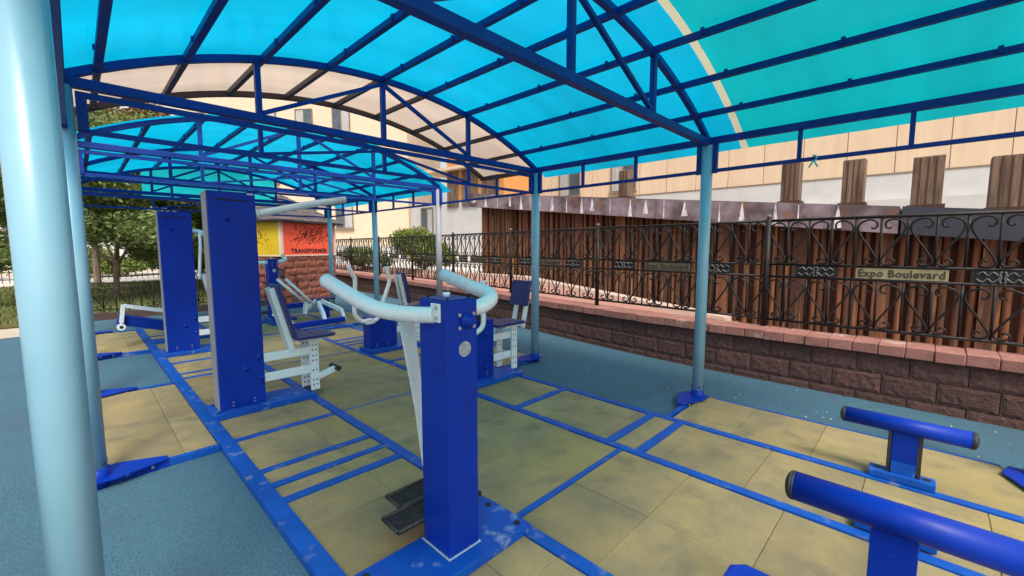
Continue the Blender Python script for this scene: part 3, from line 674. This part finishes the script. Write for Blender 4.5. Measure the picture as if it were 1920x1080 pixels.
def rough_block(L, D, Hh, amp, seed, nx=7, nz=4, name='block'):
    """block with rough split front (front at local -y), length along x"""
    rnd = random.Random(seed); v = []; f = []
    for j in range(nz + 1):
        for i in range(nx + 1):
            ed = i in (0, nx) or j in (0, nz); d = .006 if ed else -rnd.uniform(0, amp)
            jx = 0 if i in (0, nx) else rnd.uniform(-.25, .25) * L / nx; jz = 0 if j in (0, nz) else rnd.uniform(-.25, .25) * Hh / nz
            v.append((-L / 2 + L * i / nx + jx, d, Hh * j / nz + jz))
    k = len(v)
    for j in range(nz):
        for i in range(nx):
            a = j * (nx + 1) + i; q = (a, a + 1, a + nx + 2, a + nx + 1)
            f += [(q[0], q[1], q[2]), (q[0], q[2], q[3])] if rnd.random() < .5 else [(q[0], q[1], q[3]), (q[1], q[2], q[3])]
    v += [(-L / 2, D, 0), (L / 2, D, 0), (L / 2, D, Hh), (-L / 2, D, Hh)]
    c = [0, nx, (nz + 1) * (nx + 1) - 1, nz * (nx + 1)]
    f += [(k, k + 1, k + 2, k + 3), (c[0], k, k + 3, c[3]), (c[1], c[2], k + 2, k + 1), (c[3], k + 3, k + 2, c[2]), (c[0], c[1], k + 1, k)]
    return MB().add(v, f).mesh(name)
BV = [rough_block(.386, .06, .197, .008, s, 11, 6) for s in range(6)]
for m_ in BV: m_.materials.append(BLOCK)
def place_along(a, b, me, z, parent, off=0, name='block'):
    d = b - a; ang = math.atan2(d.y, d.x); c = (a + b) / 2
    # local -y must face -X (towards the yard): rotate so local x runs from b to a
    o = link(name, me, None, parent, 0, (c.x, c.y, z)); o.rotation_euler.z = ang + math.pi
    n_ = Vector((math.sin(ang + math.pi), -math.cos(ang + math.pi), 0)); o.location += n_ * off; return o
for row in range(3):
    q = path_pts(.392, -1.9 + (.196 if row % 2 else 0), 17.9)
    for i, (a, b) in enumerate(zip(q[:-1], q[1:])):
        o = place_along(a, b, BV[(i * 5 + row * 3 + (i // 7)) % 6], -.155 + row * .202 , rw)
        o.location.z += .0
CV = []
for s in range(4):
    rnd = random.Random(40 + s); e = .012; L, D, Hh = .196, .34, .105
    m_ = MB().box(-L / 2, L / 2, -.05, D, 0, Hh); m_.v = [(x + rnd.uniform(-.002, .002), y + rnd.uniform(-.006, .006), z + (rnd.uniform(-.004, .004) if z > 0 else 0)) for x, y, z in m_.v]
    me = m_.mesh('coping_stone'); me.materials.append(COPE); CV.append(me)
q = path_pts(.2, -1.7, 18.0)
for i, (a, b) in enumerate(zip(q[:-1], q[1:])):
    o = place_along(a, b, CV[(i * 7 + i // 5) % 4], .452, rw, 0, 'coping_stone'); o.location.z += random.uniform(-.003, .003); o.rotation_euler.z += random.uniform(-.02, .02)
    bv = o.modifiers.new('bevel', 'BEVEL'); bv.width = .008; bv.segments = 2

# ================================================================ WROUGHT-IRON FENCES
def heart_mesh(wd, hh, r, name='heart_scroll'):
    half = [(.20, .83), (.145, .80), (.085, .85), (.10, .95), (.24, 1.0), (.41, .93), (.46, .80), (.38, .62), (.20, .37), (.05, .13), (.045, .05), (.13, 0), (.26, .02), (.29, .09), (.22, .135), (.165, .10)]
    m = MB()
    for s in (-1, 1): m.tube(catmull([(s * x * wd, 0, z * hh) for x, z in half], 3), r, 5)
    return m.mesh(name)
def orn_mesh(L, hh, r=.006):
    m = MB()
    for s in (-1, 1):
        for t_ in (-1, 1):
            m.tube(catmull([(s * .015, -.008, 0), (s * L * .16, -.012, t_ * hh * .30), (s * L * .25, -.012, t_ * hh * .10), (s * L * .33, -.012, t_ * hh * .30), (s * L * .44, -.010, t_ * hh * .12)], 4), r, 5)
            m.tube(catmull([(s * .01, -.01, 0), (s * L * .05, -.012, t_ * hh * .22), (s * L * .02, -.012, t_ * hh * .36)], 4), r, 5)
    return m.mesh('cast_ornament')
fe = thing('wall_fence', 'black wrought-iron fence with heart scrolls and name plates on the block wall', 'fence')
OFF = .27
def fpt(y): return Vector((wall_x(y) + OFF, y, 0))
posts_y = [-1.06, 1.38, 3.86, 6.18, 8.5, 10.8, 13.2, 15.6, 18.0]
HU = heart_mesh(.40, .46, .0105); HL = heart_mesh(.40, .45, .0105); HU.materials.append(IRON); HL.materials.append(IRON)
OM = orn_mesh(.37, .15, .008); OM.materials.append(CAST)
TXT = text_mesh('Expo Boulevard', .105, .0015, .0022, .9); TXT.materials.append(mat('stencil_dark', (.05, .04, .025), .8))
for y in posts_y:
    p = fpt(y); po = MB().tube([(p.x, p.y, .545), (p.x, p.y, 1.84)], .033, 14).build('fence_post', IRON, fe)
    MB().tube([(p.x, p.y, 1.84 + .05 * k / 6) for k in range(7)], [.012, .022, .027, .028, .026, .019, .004], 12).build('ball_finial', CAST, po)
for a, b in zip(posts_y[:-1], posts_y[1:]):
    A, B = fpt(a), fpt(b); d = (B - A); L = d.length; dn = d.normalized(); ang = math.atan2(d.y, d.x) + math.pi
    for z, r in ((.645, .016), (1.16, .014), (1.302, .014), (1.812, .017)):
        MB().tube([A + Vector((0, 0, z)), B + Vector((0, 0, z))], r, 8).build('rail', IRON, fe)
    n = 12
    for k in range(1, n):
        p = A + d * (k / n)
        for z0, z1 in ((.645, 1.16), (1.302, 1.812)):
            MB().tube([p + Vector((0, 0, z0)), p + Vector((0, 0, z1))], .0115, 6).build('picket', IRON, fe)
    for k in range(6):
        p = A + d * ((k + .5) / 6)
        for me, z in ((HL, .672), (HU, 1.325)):
            o = link('heart_scroll', me, None, fe, 0, (p.x - .012, p.y, z)); o.rotation_euler.z = ang; o.scale = (L / 2.45, 1, 1)
    for fr in (.235, .80):
        p = A + d * fr; o = MB().box(-.19, .19, -.006, .006, -.066, .066).build('ornament_plate', ORNB, fe, 0); o.location = (p.x, p.y, 1.231); o.rotation_euler.z = ang
        c = link('cast_ornament', OM, None, o)
    p = A + d * .515; near = b < 3.0
    o = MB().box(-.345, .345, -.005, .005, -.056, .056).build('name_plate', PLATE if near else PLATE2, fe, .003); o.location = (p.x, p.y, 1.231); o.rotation_euler.z = ang
    o['label'] = 'khaki plate reading Expo Boulevard'
    c = link('lettering', TXT, None, o, 0, (0, -.0075, 0)); c.rotation_euler.x = R(90)

# low garden fence at the end of the yard
lf = thing('garden_fence', 'low black iron fence with hearts in front of the lawn', 'fence')
LH = heart_mesh(.40, .44, .010); LH.materials.append(IRON)
xs0, xs1, yf, nx = -.7, 4.3, 12.62, 24
MB().box(xs0, xs1, yf - .06, yf + .06, -.08, .10).build('kerb', MORT, lf, .01)
for z, r in ((.16, .012), (.735, .013)): MB().tube([(xs0, yf, z), (xs1, yf, z)], r, 8).build('rail', IRON, lf)
for k in range(nx + 1):
    x = xs0 + (xs1 - xs0) * k / nx; big = k % 8 == 2
    MB().tube([(x, yf, .08), (x, yf, .735 if not big else .80)], .011 if not big else .028, 8).build('fence_post' if big else 'picket', IRON, lf)
    if k % 2 == 1: link('heart_scroll', LH, None, lf, 0, (x, yf - .012, .19))
ff2 = thing('path_fence', 'thin dark iron fence along the bright path beyond the lawn', 'fence')
for z in (.15, .6, 1.05): MB().bar((-4, 27.3, z), (13, 27.3, z), .03, .03).build('rail', IRON, ff2)
for k in range(86): MB().box(-4 + k * .2 - .011, -4 + k * .2 + .011, 27.29, 27.31, 0, 1.12).build('picket', IRON, ff2)

# ================================================================ RAMP BEHIND THE WALL AND ITS TIMBER SHELTER
def ramp_z(y): return .47 - max(0, 9.0 - y) * .099
rp = MB(); ysr = [-4, 0, 3, 6, 9, 14, 28]
v = []; f = []
for y in ysr: v += [(min(wall_x(y), 7.0) + .38, y, ramp_z(y)), (10.4, y, ramp_z(y)), (min(wall_x(y), 7.0) + .38, y, ramp_z(y) - .1), (10.4, y, -1.5)]
for i in range(len(ysr) - 1): k = 4 * i; f += [(k, k + 1, k + 5, k + 4)]
struct(MB().add(v, f).build('ramp_road', mat('pink_paving', (.42, .22, .17), .9, (.34, .17, .13), 9, bump=.4)))
struct(MB().add([(10.4, 9, .465), (17, 9, .465), (17, 60, .465), (7.4, 60, .465), (7.4, 14, .462), (10.4, 14, .462)], [(0, 1, 2, 3, 4, 5)]).build('terrace', CONC))
# bright kerb between fence and ramp
kb = MB()
for a, b in zip(range(3, 28), range(4, 29)):
    for s in (0,):
        x0a = 9.55; kb.add([(x0a, a, ramp_z(a)), (x0a, b, ramp_z(b)), (9.95, b, ramp_z(b)), (9.95, a, ramp_z(a)), (x0a, a, ramp_z(a) + .14), (x0a, b, ramp_z(b) + .14), (9.95, b, ramp_z(b) + .14), (9.95, a, ramp_z(a) + .14)], [(0, 1, 5, 4), (4, 5, 6, 7), (0, 4, 7, 3), (1, 2, 6, 5)])
struct(kb.build('ramp_kerb', mat('pink_kerb', (.62, .46, .38), .9)))
rs = thing('ramp_shelter', 'brown timber-slat ramp shelter under a sloping stained metal fascia', 'building')
def fas_z(y): return 3.36 - (11.4 - y) * .106
XW = 10.12
MB().add([(XW + .12, -3, -1.5), (XW + .12, 11.4, 0), (XW + .12, 11.4, fas_z(11.4) - .3), (XW + .12, -3, fas_z(-3) - .3)], [(0, 1, 2, 3)]).build('back_board', WOODD, rs)
MB().add([(XW + .1, 11.38, 0), (XW + 4, 11.38, 0), (XW + 4, 11.38, 3.0), (XW + .1, 11.38, 3.0)], [(0, 1, 2, 3)]).build('end_wall', WOODD, rs)
y = 11.32; i = 0; rnd = random.Random(3)
while y > -2.6:
    if i % 8 == 0:      # broad flat board
        wd = .24; MB().box(XW - .06, XW + .03, y - wd, y, ramp_z(y) - .05, fas_z(y) - .40).build('board', WOOD, rs, .006)
    else:               # half-round slat
        wd = rnd.uniform(.085, .12); nseg = 6; r_ = wd / 2; yc = y - r_
        pr = [(XW + .03 - r_ * math.sin(math.pi * k / nseg), yc + r_ * math.cos(math.pi * k / nseg), 0) for k in range(nseg + 1)]
        MB().prism(pr, (0, 0, ramp_z(y) - .05), (0, 0, fas_z(y) - .40 - rnd.uniform(0, .02))).build('slat', WOOD, rs)
    y -= wd + (rnd.uniform(.05, .10) if rnd.random() < .5 else rnd.uniform(.010, .025)); i += 1
fy0, fy1, fyn = 12.0, .38, -3.0
def fascia(y0, y1, m, name, x=9.78):
    m_ = MB().add([(x, y0, fas_z(y0) - .46), (x, y1, fas_z(y1) - .46), (x, y1, fas_z(y1)), (x, y0, fas_z(y0)), (x + 1.6, y0, fas_z(y0) - .46), (x + 1.6, y1, fas_z(y1) - .46), (x + 1.6, y1, fas_z(y1)), (x + 1.6, y0, fas_z(y0))],
                  [(0, 1, 2, 3), (3, 2, 6, 7), (0, 4, 5, 1), (0, 3, 7, 4), (1, 5, 6, 2)])
    return m_.build(name, m, rs)
yy = fy0; k = 0
while yy > fy1 + .3:
    ye = max(yy - 1.45, fy1); fa = fascia(yy - .004, ye + .004, FASC, 'fascia_panel')
    yy = ye
fascia(fy1 - .01, fyn, NAVYM, 'fascia_panel')['label'] = 'anthracite fascia panel'
rnd = random.Random(11); yy = 10.8; k = 0
while yy > 1.0:
    st = MB(); z1 = fas_z(yy) - .03; ln = rnd.choice((.34, .40, .42)); wd = rnd.uniform(.07, .10) if k % 3 != 1 else rnd.uniform(.012, .03)
    st.add([(9.7765, yy - .006, z1), (9.7765, yy + .006, z1), (9.7765, yy + wd * .8, z1 - ln), (9.7765, yy - wd * .8, z1 - ln * 1.0)], [(0, 1, 2, 3)])
    st.build('lime_streak', STREAK, rs); yy -= rnd.uniform(.33, .62); k += 1
for px, pw, zt, zb in ((1170, 30, 320, 366), (1480, 38, 306, 379), (1597, 40, 300, 381), (1735, 48, 294, 386), (1890, 54, 291, 392)):
    a = at_x(px, zb, 10.15); wd = pw / F_PX * a.length * .62; hh = at_x(px, zt, 10.15).z - a.z
    zf = fas_z(a.y)
    pi_ = MB().box(10.1, 10.4, a.y - wd / 2, a.y + wd / 2, zf + .003, a.z + hh).build('timber_pillar', WOODG, rs, .01)
    gr = MB()
    for q in range(1, 4): gr.box(10.093, 10.099, a.y - wd / 2 + wd * q / 4 - .008, a.y - wd / 2 + wd * q / 4 + .008, zf + .07, a.z + hh - .02)
    gr.build('plank_joint', WOODD, pi_)
    MB().box(10.06, 10.44, a.y - wd / 2 - .04, a.y + wd / 2 + .04, zf + .002, zf + .06).build('pillar_base', WOODD, pi_)
cm = thing('security_camera', 'small white dome camera at the shelter corner under the fascia', 'camera')
cp = at_x(887, 377, 9.7); MB().box(9.64, 9.775, cp.y - .06, cp.y + .06, cp.z - .02, cp.z + .06).build('mount', WHITE, cm)
MB().dome((9.705, cp.y, cp.z - .02), (0, 0, -1), .065, .075, 14, 4).build('dome', mat('camera_dome', (.6, .5, .45), .2), cm)
rb = thing('ribbon', 'knotted turquoise ribbon tied to the frieze rail beside the right post', 'ribbon')
yr = at_x(1527, 297, 4.27).y; RIB = mat('turquoise_ribbon', (.10, .55, .52), .6)
MB().tube(catmull([(4.25, yr + .01, 2.24), (4.25, yr, 2.245), (4.25, yr - .015, 2.235), (4.25, yr - .015, 2.21), (4.25, yr + .01, 2.2)], 4), .007, 8).build('knot', RIB, rb)
for s in (-1, 1):
    MB().bar((4.245, yr, 2.205), (4.24, yr + s * .03, 2.15), .004, .012, (0, 1, 0)).build('tail', RIB, rb)

# ================================================================ KIOSK
KA = Vector((3.87, 12.45, 0)); kd = Vector((1.75, .93, 0)).normalized(); kn = Vector((kd.y, -kd.x, 0)); KL, KW = 2.12, 1.95
kk = thing('kiosk', 'square block kiosk with red and yellow picture panels and grey hipped roof', 'kiosk', None, (KA.x, KA.y, 0), math.atan2(kd.y, kd.x))
MB().box(.02, KL - .02, .02, KW - .02, -.04, 2.20).build('kiosk_core', MORT, kk)
KB = [rough_block(.384, .05, .196, .03, 60 + s, 6, 3, 'brick') for s in range(5)]
for m_ in KB: m_.materials.append(KBRICK)
for row in range(7):
    z = -.08 + row * .2; sh = 0 if row % 2 else .195
    n = 5 if not sh else 4
    for c in range(5): o = link('brick', KB[(c * 3 + row * 2) % 5], None, kk, 0, (.212 + (.0 if row % 2 else 0) + c * .424, 0, z)); o.scale.x = 1.085; o.location.x += 0 if row % 2 else (.10 if c < 4 else .0)
    for c in range(n):
        o = link('brick', KB[(c * 2 + row * 3 + 1) % 5], None, kk, 0, (0, .195 + sh + c * .39, z)); o.rotation_euler.z = -R(90)
        o = link('brick', KB[(c * 2 + row * 3 + 1) % 5], None, kk, 0, (KL, .195 + sh + c * .39, z)); o.rotation_euler.z = R(90)
MB().box(-.03, KL + .03, -.03, KW + .03, 1.255, 1.295).build('ledge', TRIMK, kk, .005)
pr_ = MB().box(.07, KL - .07, -.012, .018, 1.30, 2.18).build('picture_panel', RED, kk); pr_['label'] = 'red picture panel with black line drawing and lettering'
py_ = MB().box(-.012, .018, .07, KW - .07, 1.30, 2.18).build('picture_panel', YEL, kk); py_['label'] = 'yellow picture panel with black line drawing'
for x in (-.02, KL - .06): MB().box(x, x + .08, -.022, .06, 1.296, 2.19).build('corner_trim', TRIMK, kk)
rnd = random.Random(5)
def scribble(parent, face, u0, u1, z0, z1, n):
    m = MB()
    for _ in range(n):
        u = rnd.gauss((u0 + u1) / 2, (u1 - u0) / 4.2); z = rnd.gauss((z0 + z1) / 2, (z1 - z0) / 4.5)
        if not (u0 < u < u1 and z0 < z < z1): continue
        a = rnd.gauss(.9, .7); ln = rnd.uniform(.04, .16); pts = []
        for k in range(4):
            pts.append((u, z)); u += math.cos(a) * ln / 3; z += math.sin(a) * ln / 3; a += rnd.uniform(-.7, .7)
        P = [((p, -.0145, q) if face == 0 else (-.0145, p, q)) for p, q in pts if z0 < q < z1 and u0 < p < u1]
        if len(P) > 1: m.tube(P, rnd.choice((.003, .004, .006, .009)), 4)
    m.build('line_drawing', INK, parent)['kind'] = 'stuff'
scribble(pr_, 0, .2, 1.95, 1.52, 2.14, 230); scribble(py_, 1, .3, 1.65, 1.56, 2.05, 80)
tm = text_mesh('TRANSFORMER', .16, .001, .006, 1.2); o = link('lettering', tm, INK, pr_, 0, (1.02, -.0165, 1.40)); o.rotation_euler.x = R(90)
def roof_tiles():
    ov = .2; z0, z1 = 2.23, 3.05; rows = 9
    c = Vector((KL / 2, KW / 2, 0))
    base = [Vector((-ov, -ov, 0)), Vector((KL + ov, -ov, 0)), Vector((KL + ov, KW + ov, 0)), Vector((-ov, KW + ov, 0))]
    rf = MB().add([tuple(p + Vector((0, 0, z0))) for p in base] + [(c.x, c.y, z1)], [(0, 1, 4), (1, 2, 4), (2, 3, 4), (3, 0, 4), (3, 2, 1, 0)]).build('roof', ROOFK, kk)
    for e in (0, 3):
        A, B = base[e], base[(e + 1) % 4]
        for r_ in range(rows):
            t0, t1 = r_ / rows, (r_ + 1.15) / rows
            if t1 > 1: t1 = 1
            a0, b0 = A.lerp(c, t0), B.lerp(c, t0); a1, b1 = A.lerp(c, t1), B.lerp(c, t1); n = max(1, int((b0 - a0).length / .2))
            for k in range(n):
                s0, s1 = (k + .03) / n, (k + .97) / n; zz0 = z0 + (z1 - z0) * t0 + .022 + rnd.uniform(0, .012); zz1 = z0 + (z1 - z0) * t1 + .006
                q = [a0.lerp(b0, s0), a0.lerp(b0, s1), a1.lerp(b1, s1), a1.lerp(b1, s0)]
                vv = [(q[0].x, q[0].y, zz0), (q[1].x, q[1].y, zz0), (q[2].x, q[2].y, zz1), (q[3].x, q[3].y, zz1)]
                MB().prism(vv, (0, 0, 0), (0, 0, -.018)).build('shingle', ROOFK, rf)
roof_tiles()
MB().box(-.19, KL + .19, -.19, KW + .19, 2.19, 2.225).build('eave_board', DARKF, kk)

# ================================================================ BUILDINGS
def window(parent, p, ux, wd, hh, out, style=0):
    """window with frame, sill and panes on a wall; p = lower-left corner, ux along wall, out = outward normal"""
    z = Vector((0, 0, 1)); p = Vector(p)
    def bx(u0, u1, z0, z1, d0, d1): 
        c = [p + ux * u + z * q for (u, q) in ((u0, z0), (u1, z0), (u1, z1), (u0, z1))]
        return MB().prism(c, out * d0, out * d1)
    fr = MB()
    for a in ((0, .07, 0, hh), (wd - .07, wd, 0, hh), (.07, wd - .07, 0, .07), (.07, wd - .07, hh - .07, hh), (wd * .5 - .035, wd * .5 + .035, .07, hh - .07)):
        m = bx(*a, 0, .05); fr.add(m.v, m.f)
    f_ = fr.build('window', WFRAME, parent)
    bx(.07, wd * .5 - .035, .07, hh - .07, .012, .02).build('pane', GLASSW if style else CURT, f_)
    bx(wd * .5 + .035, wd - .07, .07, hh - .07, .012, .02).build('pane', CURT if style else GLASSW, f_)
    bx(-.06, wd + .06, -.08, -.005, 0, .14).build('sill', JOINT, f_)
def facade_panels(parent, P, ux, out, u0, u1, du, zs, m, d=.035, gap=.012):
    """cladding boards, each its own panel"""
    z = Vector((0, 0, 1)); u = u0
    while u < u1 - .05:
        for a, b in zip(zs[:-1], zs[1:]):
            e = min(u + du, u1); c = [P + ux * s + z * q for (s, q) in ((u + gap, a + gap), (e - gap, a + gap), (e - gap, b - gap), (u + gap, b - gap))]
            MB().prism(c, out * .0, out * d).build('cladding_panel', m, parent)
        u += du
# building along the right: long facade
P = Vector((22.3, -9.0, 0)); ux = Vector((-1.26, 24.6, 0)).normalized(); out = Vector((-ux.y, ux.x, 0)).normalized()
if out.x > 0: out = -out
b1 = thing('clad_building', 'long beige clad building with white plinth behind the timber shelter', 'building')
LEN = 35.0
c = [P + ux * 0, P + ux * LEN, P + ux * LEN - out * 10, P - out * 10]
MB().prism(c, (0, 0, -1), (0, 0, 4.28)).build('plinth', WHITE, b1)
MB().prism([q - out * .05 for q in c], (0, 0, 4.29), (0, 0, 14)).build('wall', JOINT, b1)
facade_panels(b1, P - out * .05, ux, out, 0, LEN, 1.45, [4.30, 7.6, 11, 14], BEIGE)
MB().prism([P + out * .02, P + ux * LEN + out * .02, P + ux * LEN, P], (0, 0, 4.25), (0, 0, 4.30)).build('ledge', JOINT, b1)
MB().prism([P + ux * 0 + out * .9, P + ux * 14.5 + out * .9, P + ux * 14.5 + out * .02, P + out * .02], (0, 0, -.5), (0, 0, 3.25)).build('lower_wall', WHITE, b1)
for u_ in (20.5, 24.0, 28, 31.5): window(b1, P + ux * u_ + out * .0 + Vector((0, 0, 4.55)), ux, 1.5, 1.5, out, 1)
# building in the centre left: cream wing with windows
b2 = thing('cream_building', 'cream and white apartment building with curtained windows beyond the canopy', 'building')
A = at_y(150, 464, 58.0); B = Vector((17.2, 27.4, 0)); A = Vector((-10.0, 61.5, 0)); ux2 = (B - A).normalized(); out2 = Vector((ux2.y, -ux2.x, 0)); L2 = (B - A).length
c = [A, B, B - out2 * 9, A - out2 * 9]
MB().prism(c, (0, 0, -1), (0, 0, 1.6)).build('plinth', WHITE, b2)
MB().prism([q - out2 * .04 for q in c], (0, 0, 1.602), (0, 0, 21)).build('wall', CREAM, b2)
facade_panels(b2, A - out2 * .04, ux2, out2, 0, 26, 2.7, [1.61, 6, 9.4, 12.8, 16.2, 19.6, 21], WHITE)
for fl_ in range(5):
    for k in range(14): window(b2, A + ux2 * (1.0 + k * 2.85) + Vector((0, 0, 2.9 + fl_ * 3.4)), ux2, 1.35, 1.9, out2, (k + fl_) % 2)
MB().prism([A + out2 * .3, B + out2 * .3, B - out2 * 9, A - out2 * 9], (0, 0, 21.002), (0, 0, 21.4)).build('cornice', WHITE, b2)
# white stair block and timber balcony between the two
b3 = thing('white_stair_block', 'plain white building block with timber and orange balcony left of the shelter', 'building')
A3 = at_x(770, 464, 14.6); A3 = Vector((13.6, 21.4, 0)); B3 = Vector((14.4, 14.6, 0)); u3 = (B3 - A3).normalized(); o3 = Vector((u3.y, -u3.x, 0)); 
if o3.x > 0: o3 = -o3
c = [A3, B3, B3 - o3 * 4, A3 - o3 * 4]
MB().prism(c, (0, 0, -.5), (0, 0, 1.7)).build('plinth', CONC, b3)
MB().prism([q - o3 * .03 for q in c], (0, 0, 1.702), (0, 0, 3.9)).build('wall', WHITE, b3)
window(b3, A3 + u3 * .9 + Vector((0, 0, 2.2)), u3, 1.0, 1.5, o3, 1)
q0 = B3 + u3 * 0
MB().prism([A3 + u3 * 3.0, B3, B3 - o3 * 3, A3 + u3 * 3 - o3 * 3], (0, 0, 3.902), (0, 0, 7)).build('upper_wall', ORNG, b3)
for k in range(14):
    if k % 5 == 3: continue
    a = A3 + u3 * (3.05 + k * .27); MB().prism([a, a + u3 * .24, a + u3 * .24 + o3 * .06, a + o3 * .06], (0, 0, 3.6), (0, 0, 5.4)).build('balcony_board', WOODG, b3)
MB().prism([A3 + u3 * 1.5 + o3 * .4, B3 + u3 * .2 + o3 * .4, B3 + u3 * .2 - o3 * 3, A3 + u3 * 1.5 - o3 * 3], (0, 0, 5.45), (0, 0, 5.6)).build('balcony_roof', BEIGE, b3)

# ================================================================ GARDEN
struct(MB().box(-8, 4.35, 12.7, 25.0, -.06, .0).build('lawn', GRASSM))
struct(MB().box(-8, 7.3, 25.0, 33.0, -.06, .012).build('path', CONC))
gb = MB(); rnd = random.Random(9)
for _ in range(16000):
    x = rnd.uniform(-2, 4.3); y = 12.75 + 12.2 * rnd.random() ** 1.5; h = rnd.uniform(.04, .11); a = rnd.uniform(0, 6.3); w_ = .008 + .0006 * y
    if rnd.random() < .35 and y < 15: continue
    gb.add([(x - w_ * math.cos(a), y - w_ * math.sin(a), 0), (x + w_ * math.cos(a), y + w_ * math.sin(a), 0), (x + rnd.uniform(-.04, .04), y + rnd.uniform(-.04, .04), h)], [(0, 1, 2)])
gm = bpy.data.meshes.new('grass'); gm.from_pydata(gb.v, [], gb.f); gro = link('grass', gm, BLADE); tag(gro, 'patchy grass on the lawn behind the low fence', 'grass'); gro['kind'] = 'stuff'
def leaves(name, m, parent, clumps, n, size, seed):
    rnd = random.Random(seed); v = []; f = []; tot = sum(c[3] * c[4] * c[5] for c in clumps)
    for c in clumps:
        k = int(n * c[3] * c[4] * c[5] / tot)
        for _ in range(k):
            while True:
                p = Vector((rnd.uniform(-1, 1), rnd.uniform(-1, 1), rnd.uniform(-1, 1)))
                if .12 < p.length < 1: break
            p = p * (.55 + .45 * rnd.random())
            q = Vector((c[0] + p.x * c[3], c[1] + p.y * c[4], c[2] + p.z * c[5]))
            d = Vector((rnd.gauss(0, 1), rnd.gauss(0, 1), rnd.gauss(0, .7))).normalized(); e = d.cross(Vector((rnd.gauss(0, 1), rnd.gauss(0, 1), rnd.gauss(0, 1)))).normalized()
            s = size * rnd.uniform(.6, 1.3); b = len(v); d *= s; e *= s * .42
            v += [q - d, q + e, q + d, q - e]; f.append((b, b + 1, b + 2, b + 3))
    me = bpy.data.meshes.new(name); me.from_pydata(v, [], f); return link(name, me, m, parent)
def tree(label, x, y, h, spread, m, seed, n=15000, trunk=.16, size=.075, zlow=.28, nclump=26, lean=0.0):
    rnd = random.Random(seed); t = thing('tree', label, 'tree', 'garden trees', (x, y, 0))
    tk = MB(); clumps = []
    tk.tube(catmull([(0, 0, -.05), (lean * .3, 0, h * .15), (lean * .7, .05, h * .3), (lean, .05, h * .5)], 4), [trunk * (1 - .5 * i / 12) for i in range(13)], 10)
    for k in range(9):
        a = k * 2.4 + rnd.uniform(-.4, .4); z0 = h * rnd.uniform(.16, .42); rr = spread * rnd.uniform(.5, .9); z1 = h * rnd.uniform(.45, .9)
        s_ = lean * z0 / (h * .5)
        tk.tube(catmull([(s_, .02, z0), (s_ + rr * .35 * math.cos(a), rr * .35 * math.sin(a), z0 + (z1 - z0) * .45), (s_ + rr * math.cos(a), rr * math.sin(a), z1)], 4), [trunk * (.5 - .42 * i / 8) for i in range(9)], 7)
    tk.build('trunk', BARK, t)
    for k in range(nclump):
        a = rnd.uniform(0, 6.28); u = rnd.uniform(zlow, 1.0); rmax = spread * math.sqrt(max(.08, 1 - ((u - .5) / .55) ** 2)); rr = rmax * math.sqrt(rnd.uniform(.1, 1))
        s = spread * rnd.uniform(.20, .36); clumps.append((lean + rr * math.cos(a), rr * math.sin(a), h * u, s, s, s * .62))
    leaves('crown', m, t, clumps, n, size, seed + 1)
    return t
tree('broad green tree with forked pale trunk just behind the low iron fence', .75, 17.0, 5.0, 3.0, LEAF, 21, 60000, .085, .07, .24, 70, .15)
tree('second green tree behind, its dark thin trunk right of the forked one', 2.9, 20.5, 5.4, 3.0, LEAF, 31, 46000, .08, .08, .22, 54)
tree('slender light green tree beside the rear tower, before the path', 4.3, 22.0, 6.0, 2.3, LEAF2, 41, 24000, .07, .075, .16, 30)
tree('tall yellowing tree at far left above the lower roof', .5, 22.0, 8.6, 2.6, LEAF3, 51, 15000, .12, .075, .35, 34)
def bush(label, x, y, z, rx, rz, m, seed, n=6000, size=.05):
    rnd = random.Random(seed); t = thing('shrub', label, 'shrub', 'garden shrubs', (x, y, z)); st = MB()
    for k in range(10):
        a = rnd.uniform(0, 6.28); st.tube([(0, 0, 0), (rx * .4 * math.cos(a), rx * .4 * math.sin(a), rz), (rx * .75 * math.cos(a), rx * .75 * math.sin(a), rz * 1.5)], [.02, .014, .006], 5)
    st.build('stem', BARK, t)
    cl = [(rx * rnd.uniform(-.7, .7), rx * rnd.uniform(-.6, .6), rz * rnd.uniform(.5, 1.5), rx * .42, rx * .42, rz * .5) for _ in range(12)]
    leaves('foliage', m, t, cl, n, size, seed)
bush('bright green bush behind the wall fence left of the grey post', 10.2, 15.2, .46, 1.55, 1.0, LEAF2, 61, 16000, .06)
bush('dark shrub behind the wall fence near the kiosk', 9.3, 18.6, .46, 1.2, .6, LEAF, 62, 5000, .07)
bush('low green shrub on the lawn left of the kiosk', 3.3, 14.5, 0, .6, .6, LEAF, 63, 4000, .05)
bush('green hedge bush beyond the path behind the forked tree', 1.5, 30.5, 0, 2.6, .9, LEAF2, 64, 7000, .10)
bush('green hedge bush beyond the path behind the rear tower', 5.2, 30.0, 0, 2.4, .9, LEAF, 65, 7000, .10)
bush('reddish flowering shrub seen between the two blue towers', 3.8, 23.4, 0, .9, .9, LEAF3, 66, 4000, .06)
bush('low hedge bush at the far left beyond the path', -4.5, 30.5, 0, 2.8, .9, LEAF, 67, 6000, .10)
